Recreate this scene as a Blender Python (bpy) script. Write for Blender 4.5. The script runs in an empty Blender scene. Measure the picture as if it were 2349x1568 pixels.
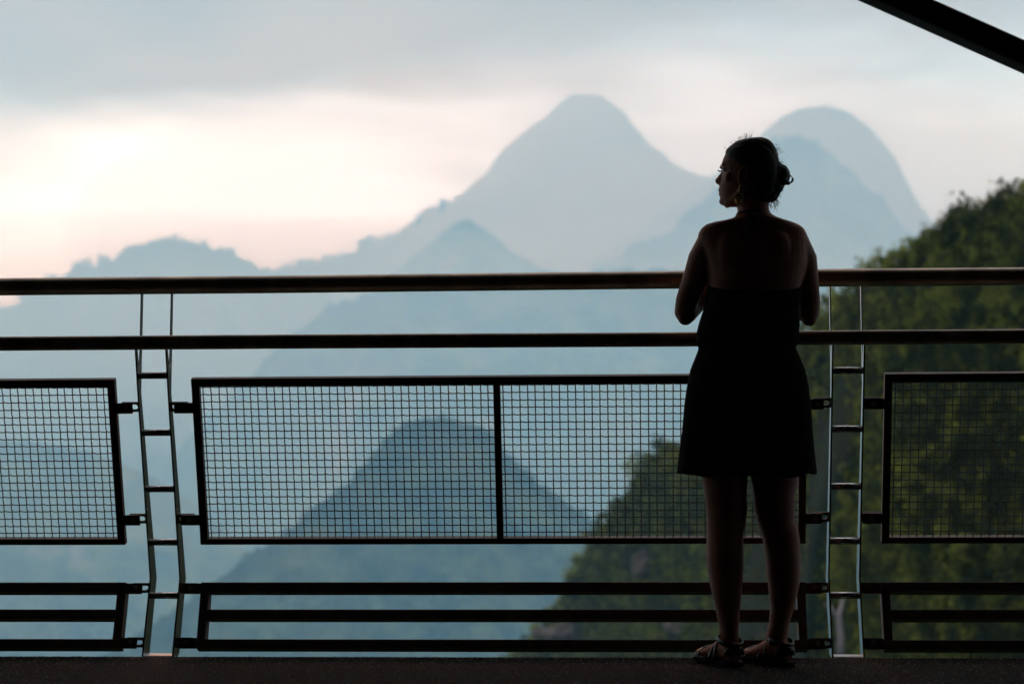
import bpy, math, random
import numpy as np
from mathutils import Vector, Matrix

C = bpy.context.scene.collection
SC = bpy.context.scene
PI = math.pi

# ------------------------------------------------------------------ camera
FD = 4567.0                      # focal length in pixels of a 2349 px wide picture
CX, CY, HOR, CAMH = 1174.5, 784.0, 1080.0, 0.6
PITCH = math.atan((HOR - CY) / FD)
cam = bpy.data.cameras.new('camera')
cam.sensor_width = 36.0
cam.lens = FD / 2349.0 * 36.0
cam.clip_start, cam.clip_end = 0.05, 30000.0
cam.dof.use_dof = True
cam.dof.focus_distance = 6.34
cam.dof.aperture_fstop = 3.0
cam.dof.aperture_blades = 9
cam_o = bpy.data.objects.new('camera', cam)
C.objects.link(cam_o)
cam_o.location = (0, 0, CAMH)
cam_o.rotation_euler = (PI / 2 + PITCH, 0, 0)
SC.camera = cam_o
SC.view_settings.view_transform = 'Standard'
SC.view_settings.look = 'None'
SC.view_settings.gamma = 1.0
SC.view_settings.exposure = 0.0
SC.view_settings.use_curve_mapping = False
SC.cycles.use_denoising = True
SC.cycles.volume_bounces = 3
SC.cycles.max_bounces = 8
SC.cycles.diffuse_bounces = 3
SC.cycles.glossy_bounces = 4
SC.cycles.transmission_bounces = 4
SC.cycles.sample_clamp_indirect = 6.0

# ------------------------------------------------------------------ light
SUN_EL, SUN_AZ = math.radians(8), math.radians(-5)     # azimuth measured from +Y to +X
sun_dir = Vector((math.sin(SUN_AZ) * math.cos(SUN_EL), math.cos(SUN_AZ) * math.cos(SUN_EL), math.sin(SUN_EL)))
sl = bpy.data.lights.new('sun', 'SUN')
sl.energy = 1.2
sl.angle = math.radians(16)
sl.color = (1.0, 0.82, 0.62)
so = bpy.data.objects.new('sun', sl)
C.objects.link(so)
so.rotation_euler = (-sun_dir).to_track_quat('-Z', 'Y').to_euler()

world = bpy.data.worlds.new('World')
SC.world = world
world.use_nodes = True


class NT:
    """small helper for node trees"""
    def __init__(s, tree):
        s.t = tree
        s.n = tree.nodes
        s.n.clear()

    def new(s, typ, **kw):
        nd = s.n.new(typ)
        for k, v in kw.items():
            if k == 'inp':
                for a, b in v.items():
                    if isinstance(b, bpy.types.NodeSocket):
                        s.t.links.new(b, nd.inputs[a])
                    else:
                        nd.inputs[a].default_value = b
            else:
                setattr(nd, k, v)
        return nd

    def math(s, op, a, b=0.0, c=0.0, clamp=False):
        nd = s.new('ShaderNodeMath', operation=op, use_clamp=clamp, inp={0: a, 1: b, 2: c})
        return nd.outputs[0]

    def mix(s, f, a, b, blend='MIX'):
        nd = s.new('ShaderNodeMix', data_type='RGBA', blend_type=blend)
        for k, v in ((0, f), (6, a), (7, b)):
            if isinstance(v, bpy.types.NodeSocket):
                s.t.links.new(v, nd.inputs[k])
            else:
                nd.inputs[k].default_value = v
        return nd.outputs[2]

    def smooth(s, x, lo, hi):
        nd = s.new('ShaderNodeMapRange', interpolation_type='SMOOTHSTEP', inp={0: x, 1: lo, 2: hi, 3: 0.0, 4: 1.0})
        return nd.outputs[0]

    def noise(s, vec, scale, detail=4.0, rough=0.55, dist=0.0):
        nd = s.new('ShaderNodeTexNoise', inp={'Vector': vec, 'Scale': scale, 'Detail': detail, 'Roughness': rough, 'Distortion': dist})
        return nd.outputs['Fac']


def rgba(*c):
    return (c[0], c[1], c[2], 1.0)


w = NT(world.node_tree)
tc = w.new('ShaderNodeTexCoord')
dirv = tc.outputs['Generated']
sep = w.new('ShaderNodeSeparateXYZ', inp={0: dirv})
el = w.math('ARCSINE', sep.outputs[2])
sky = w.new('ShaderNodeTexSky', sky_type='NISHITA', sun_disc=False, sun_elevation=SUN_EL, sun_rotation=SUN_AZ,
            altitude=600.0, air_density=1.0, dust_density=2.5, ozone_density=1.0)
skyc = w.mix(1.0, sky.outputs[0], rgba(0.055, 0.055, 0.055), 'MULTIPLY')
# thin bright veil of cloud around the hidden sun, low over the hills
gdir = Vector((math.sin(math.radians(-3.0)), math.cos(math.radians(-3.0)), math.tan(math.radians(5.0)))).normalized()
dot = w.new('ShaderNodeVectorMath', operation='DOT_PRODUCT', inp={0: dirv, 1: tuple(gdir)}).outputs['Value']
ang = w.math('ARCCOSINE', w.math('MINIMUM', dot, 0.99999))
glow = w.math('POWER', 2.71828, w.math('MULTIPLY', w.math('POWER', w.math('DIVIDE', ang, 0.27), 1.3), -1.0))
veil = w.mix(glow, rgba(0.36, 0.70, 0.95), rgba(3.7, 6.9, 13.0))
# grey-beige cloud deck above it, soft ragged lower edge
mp = w.new('ShaderNodeMapping', inp={'Vector': dirv, 'Scale': (1.0, 1.0, 3.2)})
n1 = w.noise(mp.outputs[0], 3.6, 3.0, 0.5, 0.2)
n2 = w.noise(mp.outputs[0], 6.5, 2.5, 0.5, 0.4)
warp = w.math('ADD', w.math('MULTIPLY', w.math('SUBTRACT', n1, 0.5), 0.20), w.math('MULTIPLY', w.math('SUBTRACT', n2, 0.5), 0.07))
deckf = w.smooth(w.math('ADD', el, warp), 0.138, 0.232)
dshade = w.smooth(n2, 0.30, 0.75)
deck_near = w.mix(dshade, rgba(0.09, 0.04, 0.0), rgba(0.33, 0.26, 0.12))
deck_far = w.mix(dshade, rgba(0.42, 0.42, 0.455), rgba(0.57, 0.57, 0.615))
deck = w.mix(w.smooth(ang, 0.30, 1.0), deck_near, deck_far)
zen = w.math('ADD', 1.0, w.math('MULTIPLY', w.smooth(el, 0.28, 1.25), 3.4))      # overcast: brighter towards the zenith
deck = w.new('ShaderNodeVectorMath', operation='SCALE', inp={0: deck, 'Scale': zen}).outputs[0]
cover = w.mix(deckf, veil, deck)
allsky = w.mix(0.93, skyc, cover)
bg = w.new('ShaderNodeBackground', inp={'Color': allsky, 'Strength': 1.0})
wo = w.new('ShaderNodeOutputWorld')
world.node_tree.links.new(bg.outputs[0], wo.inputs[0])


# ------------------------------------------------------------------ geometry helpers
def at(x, y, Y):
    """point of the plane at depth Y seen at (x, y) of the 2349 x 1568 picture"""
    u = (x - CX) / FD
    v = (CY - y) / FD
    cp, sp = math.cos(PITCH), math.sin(PITCH)
    t = Y / (cp - v * sp)
    return Vector((u * t, Y, CAMH + (v * cp + sp) * t))


TH = math.radians(3.6)
E1 = Vector((math.cos(TH), -math.sin(TH), 0.0041))
E2 = Vector((math.sin(TH), math.cos(TH), 0.0))
EZ = Vector((0, 0, 1))
Q0 = 6.5


def R(s, q, z):
    """railing frame: s along the rail, q outward, z up"""
    return E1 * s + E2 * (Q0 + q) + EZ * z


class MB:
    def __init__(s):
        s.v, s.f = [], []

    def add(s, verts, faces):
        b = len(s.v)
        s.v.extend([tuple(p) for p in verts])
        s.f.extend([tuple(b + i for i in f) for f in faces])

    def hexa(s, p):       # 8 corners: bottom 4 ccw, top 4 ccw
        s.add(p, [(3, 2, 1, 0), (4, 5, 6, 7), (0, 1, 5, 4), (1, 2, 6, 5), (2, 3, 7, 6), (3, 0, 4, 7)])

    def box(s, x0, y0, z0, x1, y1, z1):
        s.hexa([(x0, y0, z0), (x1, y0, z0), (x1, y1, z0), (x0, y1, z0), (x0, y0, z1), (x1, y0, z1), (x1, y1, z1), (x0, y1, z1)])

    def prism(s, poly, axis, a, b):
        """extrude a 2D polygon along an axis (0, 1 or 2) from a to b"""
        n = len(poly)
        def pt(p, k):
            q = [0, 0, 0]
            r = [i for i in range(3) if i != axis]
            q[r[0]], q[r[1]], q[axis] = p[0], p[1], k
            return tuple(q)
        vs = [pt(p, a) for p in poly] + [pt(p, b) for p in poly]
        fs = [tuple(range(n))[::-1], tuple(range(n, 2 * n))]
        fs += [(i, (i + 1) % n, n + (i + 1) % n, n + i) for i in range(n)]
        s.add(vs, fs)

    def loft(s, rings, cap=True, closed=True):
        n = len(rings[0])
        b = len(s.v)
        for r in rings:
            s.v.extend([tuple(p) for p in r])
        m = n if closed else n - 1
        for k in range(len(rings) - 1):
            for i in range(m):
                j = (i + 1) % n
                s.f.append((b + k * n + i, b + k * n + j, b + (k + 1) * n + j, b + (k + 1) * n + i))
        if cap and closed:
            s.f.append(tuple(b + i for i in range(n))[::-1])
            s.f.append(tuple(b + (len(rings) - 1) * n + i for i in range(n)))

    def tube(s, pts, rad, n=10, cap=True, flat=1.0):
        pts = [Vector(p) for p in pts]
        if not hasattr(rad, '__len__'):
            rad = [rad] * len(pts)
        rings = []
        up = None
        for i, p in enumerate(pts):
            d = (pts[min(i + 1, len(pts) - 1)] - pts[max(i - 1, 0)]).normalized()
            if up is None:
                up = Vector((0, 0, 1)) if abs(d.z) < 0.9 else Vector((0, 1, 0))
            x = d.cross(up)
            if x.length < 1e-5:
                x = d.orthogonal()
            x.normalize()
            up = x.cross(d).normalized()
            rings.append([p + (x * math.cos(2 * PI * k / n) + up * (math.sin(2 * PI * k / n) * flat)) * rad[i] for k in range(n)])
        s.loft(rings, cap)

    def ellipsoid(s, c, ax, n=14, m=9):
        c = Vector(c)
        ax = [Vector(a) for a in ax]
        rings = []
        for k in range(m + 1):
            ph = -PI / 2 + PI * (k + 0.02) / (m + 0.04)
            rings.append([c + ax[0] * (math.cos(ph) * math.cos(2 * PI * i / n)) + ax[1] * (math.cos(ph) * math.sin(2 * PI * i / n)) + ax[2] * math.sin(ph) for i in range(n)])
        s.loft(rings)

    def mesh(s, name, smooth=False):
        me = bpy.data.meshes.new(name)
        me.from_pydata(s.v, [], s.f)
        me.validate()
        me.update()
        if smooth:
            me.polygons.foreach_set('use_smooth', [True] * len(me.polygons))
        return me

    def build(s, name, mat, parent=None, smooth=False, bevel=0.0):
        return link(name, s.mesh(name, smooth), mat, parent, bevel)


def link(name, me, mat, parent=None, bevel=0.0):
    if mat and not me.materials:
        me.materials.append(mat)
    o = bpy.data.objects.new(name, me)
    C.objects.link(o)
    if parent:
        o.parent = parent
    if bevel:
        bv = o.modifiers.new('bevel', 'BEVEL')
        bv.width = bevel
        bv.segments = 2
        bv.limit_method = 'ANGLE'
    return o


def tag(o, label=None, cat=None, group=None, kind=None):
    if label: o['label'] = label
    if cat: o['category'] = cat
    if group: o['group'] = group
    if kind: o['kind'] = kind
    return o


def empty(name, mat4=None):
    o = bpy.data.objects.new(name, None)
    o.empty_display_size = 0.1
    C.objects.link(o)
    if mat4 is not None:
        o.matrix_world = mat4
    return o


def np_mesh(name, V, F, smooth=False):
    """V (n,3), F (m,k) with constant k"""
    me = bpy.data.meshes.new(name)
    k = F.shape[1]
    me.vertices.add(len(V))
    me.vertices.foreach_set('co', np.ascontiguousarray(V, dtype=np.float32).ravel())
    me.loops.add(F.size)
    me.loops.foreach_set('vertex_index', np.ascontiguousarray(F, dtype=np.int32).ravel())
    me.polygons.add(len(F))
    me.polygons.foreach_set('loop_start', np.arange(0, F.size, k, dtype=np.int32))
    me.polygons.foreach_set('loop_total', np.full(len(F), k, dtype=np.int32))
    if smooth:
        me.polygons.foreach_set('use_smooth', np.ones(len(F), dtype=bool))
    me.update(calc_edges=True)
    return me


def vnoise(x, y, seed=0):
    xi, yi = np.floor(x).astype(np.int64), np.floor(y).astype(np.int64)
    xf, yf = x - xi, y - yi
    def h(a, b):
        n = (a * 374761393 + b * 668265263 + seed * 1274126177) & 0xffffffff
        n = ((n ^ (n >> 13)) * 1274126177) & 0xffffffff
        n = n ^ (n >> 16)
        return (n & 0xffff) / 65535.0
    u, v = xf * xf * (3 - 2 * xf), yf * yf * (3 - 2 * yf)
    a = h(xi, yi) * (1 - u) + h(xi + 1, yi) * u
    b = h(xi, yi + 1) * (1 - u) + h(xi + 1, yi + 1) * u
    return (a * (1 - v) + b * v) * 2 - 1


def fbm(x, y, seed=0, oct=4):
    r, a = 0, 1.0
    for o in range(oct):
        r = r + a * vnoise(x * 2 ** o + 17.3 * o, y * 2 ** o + 5.1 * o, seed + o)
        a *= 0.5
    return r


# ------------------------------------------------------------------ materials
def mat(name, base=(0.5, 0.5, 0.5), rough=0.6, metal=0.0, spec=0.5, var=0.0, scale=20.0, var2=None, bump=0.0, bscale=200.0, rvar=0.0):
    m = bpy.data.materials.new(name)
    m.use_nodes = True
    t = NT(m.node_tree)
    co = t.new('ShaderNodeTexCoord').outputs['Object']
    p = t.new('ShaderNodeBsdfPrincipled', inp={'Roughness': rough, 'Metallic': metal, 'Specular IOR Level': spec})
    o = t.new('ShaderNodeOutputMaterial', inp={0: p.outputs[0]})
    nf = t.noise(co, scale, 5.0, 0.6)
    b2 = var2 or tuple(c * (1 - var) for c in base)
    col = t.mix(t.smooth(nf, 0.35, 0.68), rgba(*base), rgba(*b2))
    t.t.links.new(col, p.inputs['Base Color'])
    if rvar:
        r = t.math('ADD', rough - rvar / 2, t.math('MULTIPLY', t.noise(co, scale * 2.3, 4.0), rvar))
        t.t.links.new(r, p.inputs['Roughness'])
    if bump:
        bn = t.new('ShaderNodeBump', inp={'Strength': bump, 'Distance': 0.002, 'Height': t.noise(co, bscale, 5.0, 0.6)})
        t.t.links.new(bn.outputs[0], p.inputs['Normal'])
    return m


M = {}
M['rail'] = mat('brushed_rail_steel', (0.46, 0.37, 0.29), 0.50, 1.0, var2=(0.27, 0.235, 0.20), scale=9, rvar=0.14)
M['steel'] = mat('post_steel', (0.42, 0.42, 0.42), 0.24, 1.0, var2=(0.33, 0.33, 0.33), scale=14, rvar=0.16)
M['galv'] = mat('bronze_painted_steel', (0.095, 0.056, 0.036), 0.55, 0.2, 0.25, var2=(0.055, 0.033, 0.022), scale=11, rvar=0.2)
M['mesh'] = mat('crimped_wire_steel', (0.028, 0.023, 0.019), 0.45, 0.4, var2=(0.018, 0.015, 0.012), scale=40)
M['plate'] = mat('scuffed_zinc_plate', (0.75, 0.76, 0.77), 0.5, 0.0, 0.5, var2=(0.62, 0.62, 0.62), scale=25, bump=0.3, bscale=150)
M['bolt'] = mat('bolt_steel', (0.42, 0.36, 0.30), 0.38, 1.0, var=0.2)
M['beam'] = mat('dark_painted_steel', (0.022, 0.021, 0.02), 0.6, 0.0, 0.3, var=0.3, scale=6)
M['roof'] = mat('shade_ceiling_board', (0.17, 0.105, 0.065), 0.8, 0.0, 0.2, var=0.4, scale=3)
M['plank'] = mat('shade_wall_board', (0.17, 0.085, 0.045), 0.8, 0.0, 0.2, var=0.3, scale=2)
M['cloth'] = mat('black_cotton', (0.008, 0.008, 0.009), 1.0, 0.0, 0.03, var=0.3, scale=30, bump=0.3, bscale=900)
M['leather'] = mat('black_patent_leather', (0.003, 0.003, 0.0035), 0.2, 0.0, 0.25, var=0.2)
M['sole'] = mat('black_rubber', (0.005, 0.005, 0.005), 0.85, 0.0, 0.1, var=0.3)
M['gold'] = mat('brushed_gold', (1.0, 0.70, 0.26), 0.30, 1.0, var=0.1)
M['inlay'] = mat('grey_enamel', (0.05, 0.06, 0.07), 0.35, 0.0, 0.5, var=0.2)
M['hair'] = mat('dark_brown_hair', (0.011, 0.007, 0.005), 0.5, 0.0, 0.25, var=0.4, scale=60)
M['lash'] = mat('dark_lash', (0.01, 0.008, 0.007), 0.7, 0.0, 0.2)
M['eye'] = mat('eye_white', (0.07, 0.06, 0.055), 0.4, 0.0, 0.5)
M['bark'] = mat('grey_bark', (0.12, 0.10, 0.08), 0.9, 0.0, 0.1, var=0.4, scale=2.0)
M['pale_bark'] = mat('pale_dead_wood', (0.20, 0.175, 0.18), 0.8, 0.0, 0.2, var=0.4, scale=1.5)
M['grassblade'] = mat('grass_blade_green', (0.16, 0.20, 0.07), 0.6, 0.0, 0.3, var=0.4, scale=30)
M['straw'] = mat('dry_straw_blade', (0.48, 0.38, 0.20), 0.6, 0.0, 0.3, var=0.3, scale=30)


def skin_mat():
    m = bpy.data.materials.new('skin')
    m.use_nodes = True
    t = NT(m.node_tree)
    co = t.new('ShaderNodeTexCoord').outputs['Object']
    n = t.noise(co, 14, 4)
    col = t.mix(t.smooth(n, 0.35, 0.7), rgba(0.31, 0.125, 0.075), rgba(0.24, 0.092, 0.055))
    mole = t.new('ShaderNodeTexVoronoi', inp={'Vector': co, 'Scale': 9.0}).outputs['Distance']
    col = t.mix(t.smooth(mole, 0.028, 0.012), col, rgba(0.10, 0.05, 0.035))
    bn = t.new('ShaderNodeBump', inp={'Strength': 0.15, 'Distance': 0.001, 'Height': t.noise(co, 700, 3)})
    p = t.new('ShaderNodeBsdfPrincipled', inp={'Base Color': col, 'Roughness': 0.55, 'Specular IOR Level': 0.16,
                                              'Subsurface Weight': 0.12, 'Subsurface Radius': (0.012, 0.005, 0.003),
                                              'Subsurface Scale': 1.0, 'Normal': bn.outputs[0]})
    t.new('ShaderNodeOutputMaterial', inp={0: p.outputs[0]})
    return m


M['skin'] = skin_mat()


def hill_mat(name, scale, rock=0.0, light=(0.090, 0.115, 0.035), dark=(0.012, 0.026, 0.012), warm=(0.11, 0.105, 0.03)):
    m = bpy.data.materials.new(name)
    m.use_nodes = True
    t = NT(m.node_tree)
    geo = t.new('ShaderNodeNewGeometry')
    co = geo.outputs['Position']
    a = t.noise(co, scale, 6, 0.65)
    b = t.noise(co, scale * 0.22, 4, 0.6)
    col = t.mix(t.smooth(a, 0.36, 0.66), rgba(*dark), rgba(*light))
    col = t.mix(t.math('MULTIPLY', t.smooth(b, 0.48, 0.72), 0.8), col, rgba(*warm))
    if rock:
        st = t.new('ShaderNodeMapping', inp={'Vector': co, 'Scale': (1.0, 1.0, 0.35)})
        r = t.noise(st.outputs[0], scale * 0.35, 6, 0.7, 0.4)
        rc = t.mix(t.noise(co, scale * 1.6, 5), rgba(0.20, 0.15, 0.12), rgba(0.36, 0.29, 0.25))
        col = t.mix(t.smooth(r, 0.62 - rock * 0.1, 0.70 - rock * 0.1), col, rc)
    bn = t.new('ShaderNodeBump', inp={'Strength': 0.9, 'Distance': 0.35 / scale, 'Height': a})
    p = t.new('ShaderNodeBsdfPrincipled', inp={'Base Color': col, 'Roughness': 0.95, 'Specular IOR Level': 0.05, 'Normal': bn.outputs[0]})
    t.new('ShaderNodeOutputMaterial', inp={0: p.outputs[0]})
    return m


def leaf_mat(name, dark, light, scale):
    m = bpy.data.materials.new(name)
    m.use_nodes = True
    t = NT(m.node_tree)
    geo = t.new('ShaderNodeNewGeometry')
    co = geo.outputs['Position']
    a = t.math('ADD', t.math('MULTIPLY', t.noise(co, scale, 4, 0.6), 0.45), t.math('MULTIPLY', t.noise(co, scale * 4.5, 3, 0.6), 0.55))
    oi = t.new('ShaderNodeObjectInfo').outputs['Random']
    f = t.math('ADD', t.smooth(a, 0.46, 0.60), t.math('MULTIPLY', t.math('SUBTRACT', oi, 0.5), 0.5), clamp=True)
    col = t.mix(f, rgba(*dark), rgba(*light))
    d = t.new('ShaderNodeBsdfDiffuse', inp={'Color': col})
    tl = t.mix(0.5, col, rgba(0.12, 0.15, 0.03))
    tr = t.new('ShaderNodeBsdfTranslucent', inp={'Color': tl})
    mx = t.new('ShaderNodeMixShader', inp={0: 0.38, 1: d.outputs[0], 2: tr.outputs[0]})
    t.new('ShaderNodeOutputMaterial', inp={0: mx.outputs[0]})
    return m


M['hill_far'] = hill_mat('far_forest_slope', 0.03)
M['hill_mid'] = hill_mat('mid_forest_slope', 0.03, rock=0.3, light=(0.13, 0.16, 0.04), dark=(0.012, 0.028, 0.014), warm=(0.15, 0.14, 0.035))
M['hill_cone'] = hill_mat('cone_forest_slope', 0.06, light=(0.075, 0.105, 0.04), dark=(0.006, 0.016, 0.010), warm=(0.085, 0.09, 0.03))
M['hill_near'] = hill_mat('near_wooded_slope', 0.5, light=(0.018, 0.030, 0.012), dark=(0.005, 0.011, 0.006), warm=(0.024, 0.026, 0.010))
M['leaf'] = leaf_mat('near_foliage', (0.002, 0.006, 0.003), (0.24, 0.26, 0.035), 0.55)
M['leaf_far'] = leaf_mat('far_foliage', (0.03, 0.05, 0.02), (0.07, 0.09, 0.03), 0.05)
M['valley'] = hill_mat('valley_forest', 0.01)


def floor_mat():
    m = bpy.data.materials.new('exposed_aggregate')
    m.use_nodes = True
    t = NT(m.node_tree)
    co = t.new('ShaderNodeTexCoord').outputs['Object']
    v = t.new('ShaderNodeTexVoronoi', inp={'Vector': co, 'Scale': 190.0})
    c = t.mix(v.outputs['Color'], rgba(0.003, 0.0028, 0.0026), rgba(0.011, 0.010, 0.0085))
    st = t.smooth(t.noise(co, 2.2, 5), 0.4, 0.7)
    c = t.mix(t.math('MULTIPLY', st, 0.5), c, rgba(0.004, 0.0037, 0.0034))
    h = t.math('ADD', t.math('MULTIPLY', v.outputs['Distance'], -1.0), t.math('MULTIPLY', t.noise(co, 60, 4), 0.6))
    bn = t.new('ShaderNodeBump', inp={'Strength': 1.0, 'Distance': 0.004, 'Height': h})
    p = t.new('ShaderNodeBsdfPrincipled', inp={'Base Color': c, 'Roughness': 0.9, 'Specular IOR Level': 0.06, 'Normal': bn.outputs[0]})
    t.new('ShaderNodeOutputMaterial', inp={0: p.outputs[0]})
    return m


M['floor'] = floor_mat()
M['grit'] = mat('grit_stone', (0.24, 0.205, 0.155), 0.5, 0.0, 0.35, var2=(0.012, 0.010, 0.009), scale=320)

rng = np.random.default_rng(7)
random.seed(7)


# ------------------------------------------------------------------ hills
def hill(name, sil, L, drop, mt, back=(400, 300), amp=25.0, nsc=120.0, bump=2.0, bsc=9.0, nx=360, nt=150, pw=0.85, seed=1, rough_crest=0.0):
    """sil: (x, y, Y) of the crest, in picture coordinates and metres of distance"""
    s = np.array([tuple(at(x, y, Y)) for x, y, Y in sil])
    d = np.r_[0, np.cumsum(np.hypot(np.diff(s[:, 0]), np.diff(s[:, 2])))]
    u = np.linspace(0, d[-1], nx)
    cx, cy, cz = (np.interp(u, d, s[:, k]) for k in range(3))
    ker = np.hanning(7); ker /= ker.sum()
    def sm(a):
        return np.convolve(np.pad(a, 3, mode='edge'), ker, 'valid')
    cx, cy, cz = sm(cx), sm(cy), sm(cz)
    if rough_crest:
        cz = cz + rough_crest * fbm(cx / (bsc * 1.4), cx * 0 + 3.3, seed + 40, 3)
    tb = -np.linspace(1, 0, nt // 4, endpoint=False)
    tf = np.linspace(0, 1, nt) ** 1.4
    t = np.r_[tb, tf]
    T, X = np.meshgrid(t, cx, indexing='ij')
    Yc = np.broadcast_to(cy, T.shape)
    Zc = np.broadcast_to(cz, T.shape)
    Y = np.where(T >= 0, Yc - T * L, Yc - T * back[0])
    Z = np.where(T >= 0, Zc - drop * np.abs(T) ** pw, Zc - back[1] * np.abs(T))
    ramp = np.clip(np.abs(T) * 6, 0, 1)
    g = fbm(X / nsc, Y / (nsc * 1.8), seed, 4)
    Y2 = Y - amp * g * ramp
    Z2 = Z + amp * 0.5 * fbm(X / (nsc * 0.6), Y / (nsc * 0.6), seed + 9, 3) * ramp
    b = bump * (0.6 * fbm(X / bsc, (Y2 + 0.8 * Z2) / bsc, seed + 20, 3))
    Z3 = Z2 + b * np.clip(np.abs(T) * 20, 0.35, 1)
    Y3 = Y2 - b * 0.7 * np.clip(np.abs(T) * 20, 0, 1)
    n0, n1 = T.shape
    V = np.stack([X, Y3, Z3], -1).reshape(-1, 3)
    I = np.arange(n0 * n1).reshape(n0, n1)
    F = np.stack([I[:-1, :-1], I[:-1, 1:], I[1:, 1:], I[1:, :-1]], -1).reshape(-1, 4)[:, ::-1]
    o = link(name, np_mesh(name, V, F, True), mt)
    o['kind'] = 'structure'
    return o, V.reshape(n0, n1, 3), len(tb)


FAR = 1.6
D3 = lambda pts, Y: [(x, y, Y * FAR) for x, y in pts]
# two far limestone peaks
hill('mountain', D3([(200, 900), (560, 720), (880, 575), (985, 505), (1040, 462), (1090, 418), (1150, 352), (1190, 312), (1240, 280), (1270, 246), (1308, 222), (1340, 214), (1375, 216), (1402, 231), (1435, 263), (1468, 310), (1500, 335), (1530, 364), (1570, 386), (1620, 400), (1665, 406), (1740, 430), (1900, 520), (2300, 760)], 2700),
     950, 1215, M['hill_far'], back=(330, 300), amp=40, nsc=250, bump=8, bsc=20, seed=3, rough_crest=6.0)
hill('mountain', D3([(1300, 640), (1500, 500), (1600, 430), (1680, 372), (1730, 325), (1755, 301), (1800, 263), (1850, 244), (1900, 242), (1946, 258), (2002, 296), (2047, 350), (2082, 420), (2114, 472), (2152, 522), (2200, 585), (2300, 720), (2600, 900)], 2350),
     700, 1030, M['hill_far'], back=(270, 270), amp=35, nsc=210, bump=8, bsc=18, seed=5, rough_crest=3.0)
_, Vm2, km2 = hill('mountain', D3([(1180, 730), (1330, 642), (1380, 615), (1420, 600), (1460, 570), (1520, 545), (1560, 510), (1600, 480), (1640, 442), (1700, 385), (1760, 332), (1800, 319), (1850, 319), (1900, 346), (1960, 402), (2020, 452), (2080, 522), (2130, 566), (2250, 700), (2500, 900)], 1900),
     670, 945, M['hill_mid'], back=(200, 190), amp=32, nsc=170, bump=7, bsc=15, seed=8, rough_crest=5.0)
# wooded shoulder running down from the far peak
_, Vsh, ksh = hill('hill', [(x, y, Y * FAR) for x, y, Y in [(420, 760, 1980), (500, 700, 2000), (590, 642, 2030), (640, 625, 2050), (700, 607, 2080), (760, 593, 2120), (820, 575, 2170), (838, 558, 2190), (880, 543, 2240), (930, 523, 2320), (960, 504, 2400), (1000, 483, 2500), (1020, 467, 2580), (1056, 455, 2680), (1100, 500, 2720), (1160, 560, 2720), (1260, 660, 2720), (1500, 800, 2720)]],
     670, 865, M['hill_far'], back=(200, 190), amp=30, nsc=160, bump=7, bsc=15, seed=11, rough_crest=5.0)
hill('hill', D3([(760, 740), (900, 628), (940, 592), (990, 556), (1030, 521), (1058, 505), (1080, 503), (1110, 520), (1150, 562), (1200, 592), (1260, 616), (1330, 660), (1450, 760)], 1600),
     480, 700, M['hill_mid'], back=(160, 160), amp=24, nsc=130, bump=7, bsc=14, seed=13, rough_crest=4.0)
_, Vlr, klr = hill('hill', D3([(-500, 900), (-200, 780), (0, 713), (40, 696), (80, 668), (120, 640), (170, 620), (210, 612), (250, 601), (270, 582), (320, 564), (360, 557), (405, 549), (440, 554), (480, 567), (530, 582), (570, 597), (600, 614), (650, 630), (720, 668), (850, 760), (1000, 860)], 1700),
     640, 810, M['hill_far'], back=(200, 190), amp=30, nsc=160, bump=6, bsc=13, seed=17, rough_crest=4.0)
# long green slope in the middle distance
_, Vv, kv = hill('hill', D3([(380, 1060), (500, 940), (590, 850), (640, 792), (700, 742), (760, 706), (850, 674), (950, 652), (1100, 640), (1300, 634), (1500, 622), (1700, 610), (1900, 640), (2200, 700), (2500, 760)], 1330),
     580, 640, M['hill_mid'], back=(200, 150), amp=36, nsc=120, bump=6.5, bsc=13, rough_crest=3.0, nx=460, nt=190, seed=19)
hill('hill', D3([(-700, 1120), (-300, 1060), (0, 1010), (200, 1030), (350, 1090), (480, 1180), (600, 1290), (760, 1420)], 900),
     560, 560, M['hill_mid'], back=(200, 150), amp=32, nsc=120, bump=6, bsc=13, seed=23)
hill('hill', D3([(-700, 1200), (-300, 1225), (0, 1268), (110, 1290), (230, 1335), (330, 1400), (450, 1500), (600, 1640)], 800),
     250, 320, M['hill_cone'], back=(120, 90), amp=18, nsc=60, bump=3.5, bsc=7, rough_crest=1.5, seed=27)
# dark cone of a hill behind the wire panel
_, Vc, kc_ = hill('hill', D3([(60, 1600), (200, 1540), (330, 1442), (420, 1392), (505, 1323), (580, 1268), (650, 1223), (720, 1167), (800, 1106), (846, 1052), (884, 1004), (924, 974), (972, 960), (1044, 961), (1096, 975), (1136, 1002), (1170, 1047), (1220, 1092), (1270, 1132), (1340, 1182), (1420, 1225), (1600, 1330)], 590),
     270, 340, M['hill_cone'], back=(120, 120), amp=17, nsc=60, bump=4.0, bsc=7, nx=420, nt=190, seed=29, rough_crest=0.9)
# steep wooded hillside close on the right
N1 = [(1108, 1574, 171.6), (1179, 1516, 162.3), (1241, 1490, 154.1), (1267, 1456, 149.9), (1312, 1396, 142.6), (1336, 1336, 138.0), (1343, 1296, 136.3), (1395, 1236, 129.6), (1428, 1196, 125.0), (1473, 1136, 119.7), (1478, 1088, 115.9), (1545, 1055, 108.4), (1610, 1030, 101.5), (1676, 985, 89.1), (1742, 906, 77.4), (1808, 828, 65.9), (1860, 764, 59.7), (1890, 742, 56.9), (1920, 708, 54.1), (1950, 680, 51.4), (2000, 632, 46.9), (2030, 612, 44.4), (2080, 592, 43.5), (2120, 560, 42.7), (2140, 536, 42.4), (2180, 514, 41.8), (2230, 494, 41.0), (2280, 470, 40.2), (2349, 444, 39.0), (2450, 400, 37.6), (2650, 340, 35.4), (3000, 260, 32.3), (3500, 200, 29.5)]
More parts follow.
